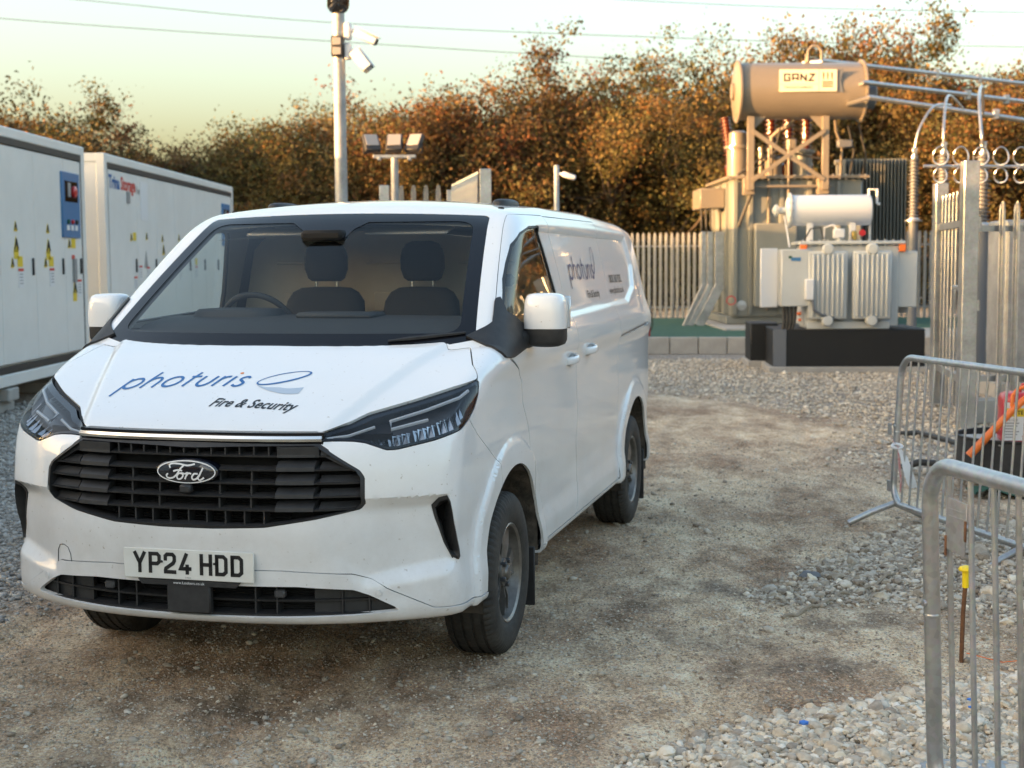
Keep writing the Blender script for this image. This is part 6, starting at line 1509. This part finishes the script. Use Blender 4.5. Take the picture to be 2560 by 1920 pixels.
mb = MB(); mb.tube([(-.10, 0, .34), (-.08, 0, .40), (.08, 0, .40), (.10, 0, .34)], .014, 8); mb.build('handle', M['red_paint'], JC); mb = MB(); mb.lathe([(.035, .34), (.035, .385), (.03, .39)], (.17, 0, 0), 'Z', 16); mb.build('filler_cap', M['black_plastic'], JC)
def on_can(u, v, d=0.0): return (u, -.1315-d, v)
def rect(name, u0, v0, u1, v1, m, parent, d): return mesh_obj(name, [on_can(u0, v0, d), on_can(u1, v0, d), on_can(u1, v1, d), on_can(u0, v1, d)], [(0, 1, 2, 3)], m, parent)
LBL = rect('hazard_label', -.225, .015, .10, .285, M['paper'], JC, .0); rect('label_band', -.225, .185, .10, .245, M['yellow_print'], LBL, .001)
text_obj('label_lettering', 'WHITE DIESEL', .040, lambda u, v: on_can(-.215+u*.98, .20+v, .002), M['black_vinyl'], LBL, off=.0008)
text_obj('label_lettering', 'crown oil', .034, lambda u, v: on_can(-.09+u, .258+v, .002), M['red_print'], LBL); text_obj('label_lettering', 'UN 1202', .022, lambda u, v: on_can(-.215+u, .155+v, .002), M['black_vinyl'], LBL)
mesh_obj('flame_diamond', [on_can(-.02, .06, .002), on_can(.045, .122, .002), on_can(-.02, .184, .002), on_can(-.085, .122, .002)], [(0, 1, 2, 3)], M['red_print'], LBL)
mesh_obj('flame_symbol', [on_can(-.035, .10, .003), on_can(-.005, .10, .003), on_can(.002, .12, .003), on_can(-.012, .135, .003), on_can(-.018, .158, .003), on_can(-.034, .138, .003), on_can(-.040, .118, .003)], [tuple(range(7))], M['black_vinyl'], LBL)
for u in (-.075, -.01): mesh_obj('hazard_symbol', [on_can(u, .02, .002), on_can(u+.026, .046, .002), on_can(u, .072, .002), on_can(u-.026, .046, .002)], [(0, 1, 2, 3)], M['red_print'], LBL); mesh_obj('hazard_symbol', [on_can(u, .027, .003), on_can(u+.019, .046, .003), on_can(u, .065, .003), on_can(u-.019, .046, .003)], [(0, 1, 2, 3)], M['paper'], LBL)
for k in range(6): rect('label_print', -.215, .135-.02*k, -.12-.012*(k % 3), .142-.02*k, M['grey_print'], LBL, .001)
OH = empty('orange_spout', (0, 0, 0), 0, 'orange plastic spout leaning against the red diesel can', 'spout')
mb = MB(); mb.tube([(3.21, 10.02, .27), (3.36, 10.0, .44), (3.50, 9.98, .60), (3.60, 9.98, .69), (3.66, 10.0, .735), (3.70, 10.02, .76)], [.030, .027, .025, .024, .026, .03], 12); mb.build('spout_tube', M['orange_plastic'], OH)
mb = MB(); mb.tube([(3.49, 9.98, .62), (3.495, 9.98, .70), (3.53, 9.98, .745), (3.60, 10.0, .76), (3.69, 10.02, .775)], .014, 8); mb.build('spout_grip', M['orange_plastic'], OH)
for lb_, P, r_ in (('black hose end lying across the gravel behind the farther barrier', [(3.55, 13.2, .04), (3.75, 13.2, .05), (3.85, 12.7, .05), (3.86, 12.2, .06), (3.83, 11.7, .04)], .024), ('short black hose loop on the ground left of the black tray', [(2.98, 10.9, .06), (3.1, 10.85, .11), (3.28, 10.8, .10), (3.42, 10.7, .05)], .026)):
    mb = MB(); mb.tube([tuple(p) for p in [Vector(q) for q in P]], r_, 10); o = mb.build('hose', M['rubber'], None); tag(o, lb_, 'hose', 'black hoses on the ground')
GS = MB()
def gz1(x, y): return float(g_z(np.array([x]), np.array([y]))[0])
n_ = 14; V = []
for i in range(n_):
    for j in range(8): x, y = 3.2+.9*i/13, 9.75+.3*j/7; V.append((x, y+.05*math.sin(i), .03+gz1(x, y)+.03*math.sin(i*1.3+j*.8)*math.cos(j*1.1)+.02))
GS.add(V, [(i*8+j, (i+1)*8+j, (i+1)*8+j+1, i*8+j+1) for i in range(n_-1) for j in range(7)]); tag(GS.build('green_sheet', M['green_mat'], None, True, 180), 'crumpled green sheeting lying under the black tray', 'sheeting')
rp = smooth([(1.24, 6.50), (1.36, 6.62), (1.50, 6.78), (1.60, 6.93), (1.74, 7.02), (1.90, 7.20), (2.02, 7.36), (2.16, 7.52), (2.45, 7.75)], 6)
mb = MB(); mb.tube([(x, y, gz1(x, y)+.012+.008*math.sin(i*1.1)) for i, (x, y) in enumerate(rp)], .0085, 8); tag(mb.build('cord', M['rope'], None), 'dirty brown cord trailing across the dirt towards the gravel heap', 'cord')
mb = MB(); mb.box((1.66, 4.40, g_z(np.array([1.66]), np.array([4.40]))[0]+.012), (.75, .16, .03), .006, rz=R(-4)); tag(mb.build('plank', M['galv_dull'], None), 'weathered grey plank end lying in the gravel at the bottom edge', 'plank')
for i, (x, y) in enumerate(((.985, 4.77), (1.63, 5.02), (1.50, 5.06), (1.60, 4.92), (1.95, 4.95))):
    mb = MB(); V0, F0 = ico(1); s_ = (.016, .010, .007, .008, .008)[i]; mb.add([(x+v[0]*s_*1.2, y+v[1]*s_, .055+gz1(x, y)+v[2]*s_*.6) for v in V0], F0.tolist())
    o = mb.build('paint_flake', M['blue_plastic'], None); tag(o, ('', 'small blue scrap on the pale gravel, just right of the nearest barrier post', 'small blue scrap on the pale gravel behind the first barrier bars', 'tiny blue scrap on the gravel between the first two barrier bars', 'blue scrap on the gravel nearest the right edge')[i] if i else 'blue scrap of plastic on the pale gravel, left of the nearest barrier post', 'plastic scrap', 'blue scraps on the gravel')
mb = MB(); mb.tube([(1.846, 5.74, .05), (1.95, 5.62, .045), (2.25, 5.66, .06)], .002, 6); tag(mb.build('string', M['orange_plastic'], None), 'thin orange string stretched low from the rusty stake', 'string')
mb = MB(); V0, F0 = ico(2); mb.add([(1.54+v[0]*.06, 7.35+v[1]*.035, .015+abs(v[2])*.02*(1+.6*math.sin(v[0]*9+v[1]*7))) for v in V0], F0.tolist()); tag(mb.build('crumpled_bag', M['grey_polymer'], None), 'crumpled grey-blue plastic bag lying on the dark damp ground', 'plastic bag')
# ================================================================ overhead lines
def wire(label, P, y=80):
    Q = [((u-1106)/3100*y, y, 1.65+(565-v)/3100*y) for u, v in P]; mb = MB(); mb.tube(smooth3(Q), .022, 5); tag(mb.build('overhead_wire', M['wire'], None), label, 'wire', 'overhead wires')
wire('lower of the two thin wires crossing behind the tall pole', [(-900, -40), (0, 42), (740, 97), (1400, 140), (2300, 185), (3000, 205)])
wire('upper of the two thin wires crossing behind the tall pole', [(-900, -100), (130, 0), (740, 58), (1530, 97), (2212, 118), (3000, 130)], 82)
wire('thin wire high at the right, above the tallest trees', [(300, -70), (1160, 0), (1660, 30), (2212, 46), (3000, 60)], 84)
# ================================================================ trees
def leaf_mat(name):
    m = bpy.data.materials.new(name); m.use_nodes = True; n = m.node_tree.nodes; L = m.node_tree.links; b = n['Principled BSDF']; b.inputs['Roughness'].default_value = .6; b.inputs['Specular IOR Level'].default_value = .2
    at2 = n.new('ShaderNodeAttribute'); at2.attribute_name = 'tint'; oi = n.new('ShaderNodeObjectInfo'); hs = n.new('ShaderNodeHueSaturation')
    mr = n.new('ShaderNodeMapRange'); mr.inputs['To Min'].default_value = .485; mr.inputs['To Max'].default_value = .52; L.new(oi.outputs['Random'], mr.inputs['Value']); L.new(mr.outputs['Result'], hs.inputs['Hue'])
    L.new(at2.outputs['Color'], hs.inputs['Color']); L.new(hs.outputs['Color'], b.inputs['Base Color'])
    tr = n.new('ShaderNodeBsdfTranslucent'); L.new(hs.outputs['Color'], tr.inputs[0]); mx = n.new('ShaderNodeMixShader'); mx.inputs[0].default_value = .3
    L.new(b.outputs[0], mx.inputs[1]); L.new(tr.outputs[0], mx.inputs[2]); L.new(mx.outputs[0], n['Material Output'].inputs[0]); return m
M['leaf'] = leaf_mat('autumn_leaves'); M['bark'] = mat('bark', (.055, .042, .032), .95, var=(.09, .07, .05), vscale=8, bump=.6, bscale=30)
LEAFC = np.array([(.20,.078,.030),(.21,.112,.040),(.155,.092,.038),(.115,.100,.036),(.080,.080,.032),(.23,.155,.06),(.135,.072,.032),(.16,.122,.046)])
def crown_mesh(seed, H, Rw, nleaf, ncl, low=.06, bare=0.0):
    """branching shrub-tree: returns wood MB and leaf arrays"""
    rg = np.random.default_rng(seed); r2 = random.Random(seed); wood = MB(); tips = []
    def grow(p, d, L_, r, lev):
        k = 4; pts = [p]; q = p
        for i in range(k): d = (d+Vector((r2.gauss(0, .16), r2.gauss(0, .16), r2.gauss(.03, .10)))).normalized(); q = q+d*(L_/k); pts.append(q)
        wood.tube(pts, [r*(1-.55*i/k) for i in range(k+1)], 6 if lev < 1 else (4 if lev < 3 else 3), cap=False)
        if lev >= 2: tips.extend(pts[1:])
        if lev < 4:
            for c in range(3 if lev < 2 else 3):
                base = pts[r2.randint(2, k)]; a = r2.uniform(0, 6.28); tl_ = r2.uniform(.4, .95)
                u = d.orthogonal().normalized(); v = d.cross(u); nd = (d*math.cos(tl_)+(u*math.cos(a)+v*math.sin(a))*math.sin(tl_)).normalized(); nd.z += .12
                grow(base, nd.normalized(), L_*r2.uniform(.58, .80), r*.52, lev+1)
    for s in range(5):
        a = 6.28*s/5+r2.uniform(-.4, .4); rr = r2.uniform(.1, .5); grow(Vector((math.cos(a)*rr, math.sin(a)*rr, -.1)), Vector((math.cos(a)*r2.uniform(.15, .65), math.sin(a)*r2.uniform(.15, .65), 1)).normalized(), H*r2.uniform(.32, .42), .11, 0)
    T = np.array([t[:] for t in tips])
    # extra low clumps so that the crown reaches almost to the ground, as a hedge tree does
    n2 = int(ncl*.45); aa = rg.random(n2)*6.283; rr = Rw*np.sqrt(rg.random(n2)); C2_ = np.stack([np.cos(aa)*rr, np.sin(aa)*rr, H*(low+.76*rg.random(n2))*(1-.35*(rr/Rw)**2)], 1)
    C1_ = T[rg.integers(0, len(T), ncl-n2)]; Cc = np.concatenate([C1_, C2_]); nc = len(Cc)
    cr = .20+.36*rg.random(nc); ci = rg.integers(0, nc, nleaf)
    P = Cc[ci]+rg.normal(0, 1, (nleaf, 3))*cr[ci][:, None]*np.array([.8, .8, .6]); P[:, 2] = np.maximum(P[:, 2], .12)
    colc = LEAFC[(rg.random(nc)**1.0*len(LEAFC)).astype(int)]*(.75+.5*rg.random((nc, 1)))
    # clump tints run to dark green low down, keep their own rust higher up
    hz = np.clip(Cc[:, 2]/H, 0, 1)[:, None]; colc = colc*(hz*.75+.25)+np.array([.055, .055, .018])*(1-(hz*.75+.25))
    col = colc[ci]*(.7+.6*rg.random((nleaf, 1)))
    s = .024+.036*rg.random(nleaf); nrm = rg.normal(0, 1, (nleaf, 3)); nrm /= np.linalg.norm(nrm, axis=1, keepdims=True)
    u = np.cross(nrm, rg.normal(0, 1, (nleaf, 3))); u /= np.linalg.norm(u, axis=1, keepdims=True)+1e-9; v = np.cross(nrm, u)
    V = np.stack([P-u*s[:, None]*1.3, P-v*s[:, None]*.75+nrm*s[:, None]*.25, P+u*s[:, None]*1.3, P+v*s[:, None]*.75+nrm*s[:, None]*.25], 1).reshape(-1, 3)
    return wood, V, np.arange(len(V)).reshape(-1, 4), np.repeat(np.concatenate([col, np.ones((nleaf, 1))], 1), 4, 0)
PROTO = []
for k, (H, Rw, nl, nc) in enumerate(((8, 2.6, 62000, 900), (8, 2.3, 54000, 800), (8, 2.9, 66000, 1000), (8, 2.4, 19000, 340))):
    wd_, V, Q, C = crown_mesh(100+k, H, Rw, nl, nc)
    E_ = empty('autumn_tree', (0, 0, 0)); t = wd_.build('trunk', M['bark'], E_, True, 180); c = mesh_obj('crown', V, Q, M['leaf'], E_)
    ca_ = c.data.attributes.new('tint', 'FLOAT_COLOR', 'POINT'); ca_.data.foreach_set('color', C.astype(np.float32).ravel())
    PROTO.append([E_, False, max(V[:, 2].max()*.97, .1)])
TREES = [(60, 165, 46, 0, 'rounded autumn tree above the nearest container, at the left edge'), (140, 190, 49, 1, 'autumn tree with reaching twigs above the gap between the containers'), (-60, 150, 47, 2, 'autumn tree mostly cut off by the left edge of view'),
 (285, 318, 52, 3, 'thin half-bare tree above the farther container'), (352, 335, 55, 3, 'low half-bare tree above the middle of the farther container'), (440, 275, 52, 1, 'rusty tree rising beyond the right-hand end of the farther container'), (565, 228, 51, 2, 'broad rusty tree left of the tall pole'),
 (690, 205, 53, 0, 'rusty tree directly behind the tall camera pole'), (835, 195, 50, 2, 'olive and rust tree behind the floodlight mast'), (955, 160, 52, 1, 'rusty tree between the floodlight mast and the open gate leaf'),
 (1115, 82, 51, 0, 'tall reddish tree above the van roof, its tip the highest left of the drum'), (1270, 132, 52, 2, 'dense rusty tree behind the plain camera post'), (1415, 138, 50, 1, 'dense tree left of the large transformer'), (1545, 95, 53, 0, 'tree just left of the brown oil drum'),
 (1680, 35, 55, 2, 'very tall orange tree behind the brown oil drum, left part'), (1840, 8, 56, 0, 'tallest orange tree, rising behind the right end of the oil drum'), (1970, 75, 54, 1, 'tall ragged tree right of the tallest orange tree'), (2075, 190, 50, 2, 'golden tree behind the cable sealing ends'), (2165, 205, 54, 1, 'golden tree behind the right-hand ring topper'), (2235, 85, 51, 0, 'autumn tree cut off by the right edge of view'), (2330, 60, 53, 2, 'autumn tree out of view past the right edge')]
TREES += [(p[0]/p[1]*3100+1106, 565-(p[2]-1.65)/p[1]*3100, p[1], p[3], p[4]) for p in ((24, 9, 9.5, 0, 'autumn tree far out of view to the right, level with the van'), (25, 15, 10, 2, 'autumn tree out of view to the right, beyond the gate'), (24, 21.5, 9, 1, 'autumn tree out of view to the right, level with the small transformer'), (25.5, 28, 10, 0, 'autumn tree out of view to the right, level with the kerb'), (25, 36, 10, 2, 'autumn tree out of view to the right, behind the busbar supports'), (24, 2.5, 9, 1, 'autumn tree out of view to the right, level with the camera'))]
for u, v, y, k, lb_ in TREES:
    E_, used, top = PROTO[k]; o = E_ if not used else copy_tree(E_); PROTO[k][1] = True
    zt = 1.65+(565-v)/3100*y; s_ = zt/top; o.location = ((u-1106)/3100*y, y, 0); o.scale = ((.55+.45*s_)*1.14, (.55+.45*s_)*1.14, s_); o.rotation_euler = (0, 0, rnd.uniform(0, 6.28)); tag(o, lb_, 'tree', 'autumn trees behind the compound')
# the thicket that closes the view under and beyond the separate trees
N = 60000; x = -24+52*nrng.random(N); y = 53+7*nrng.random(N); zz = np.abs(nrng.random(N))**.8*(3.6+1.6*fbm(x*.5, y*.5, 3, 4)*2)
P = np.stack([x, y, zz+.1], 1); s = .07+.07*nrng.random(N); nm = nrng.normal(0, 1, (N, 3)); nm /= np.linalg.norm(nm, axis=1, keepdims=True); u_ = np.cross(nm, nrng.normal(0, 1, (N, 3))); u_ /= np.linalg.norm(u_, axis=1, keepdims=True); v_ = np.cross(nm, u_)
V = np.stack([P-u_*s[:, None]*1.3, P-v_*s[:, None]*.8, P+u_*s[:, None]*1.3, P+v_*s[:, None]*.8], 1).reshape(-1, 3)
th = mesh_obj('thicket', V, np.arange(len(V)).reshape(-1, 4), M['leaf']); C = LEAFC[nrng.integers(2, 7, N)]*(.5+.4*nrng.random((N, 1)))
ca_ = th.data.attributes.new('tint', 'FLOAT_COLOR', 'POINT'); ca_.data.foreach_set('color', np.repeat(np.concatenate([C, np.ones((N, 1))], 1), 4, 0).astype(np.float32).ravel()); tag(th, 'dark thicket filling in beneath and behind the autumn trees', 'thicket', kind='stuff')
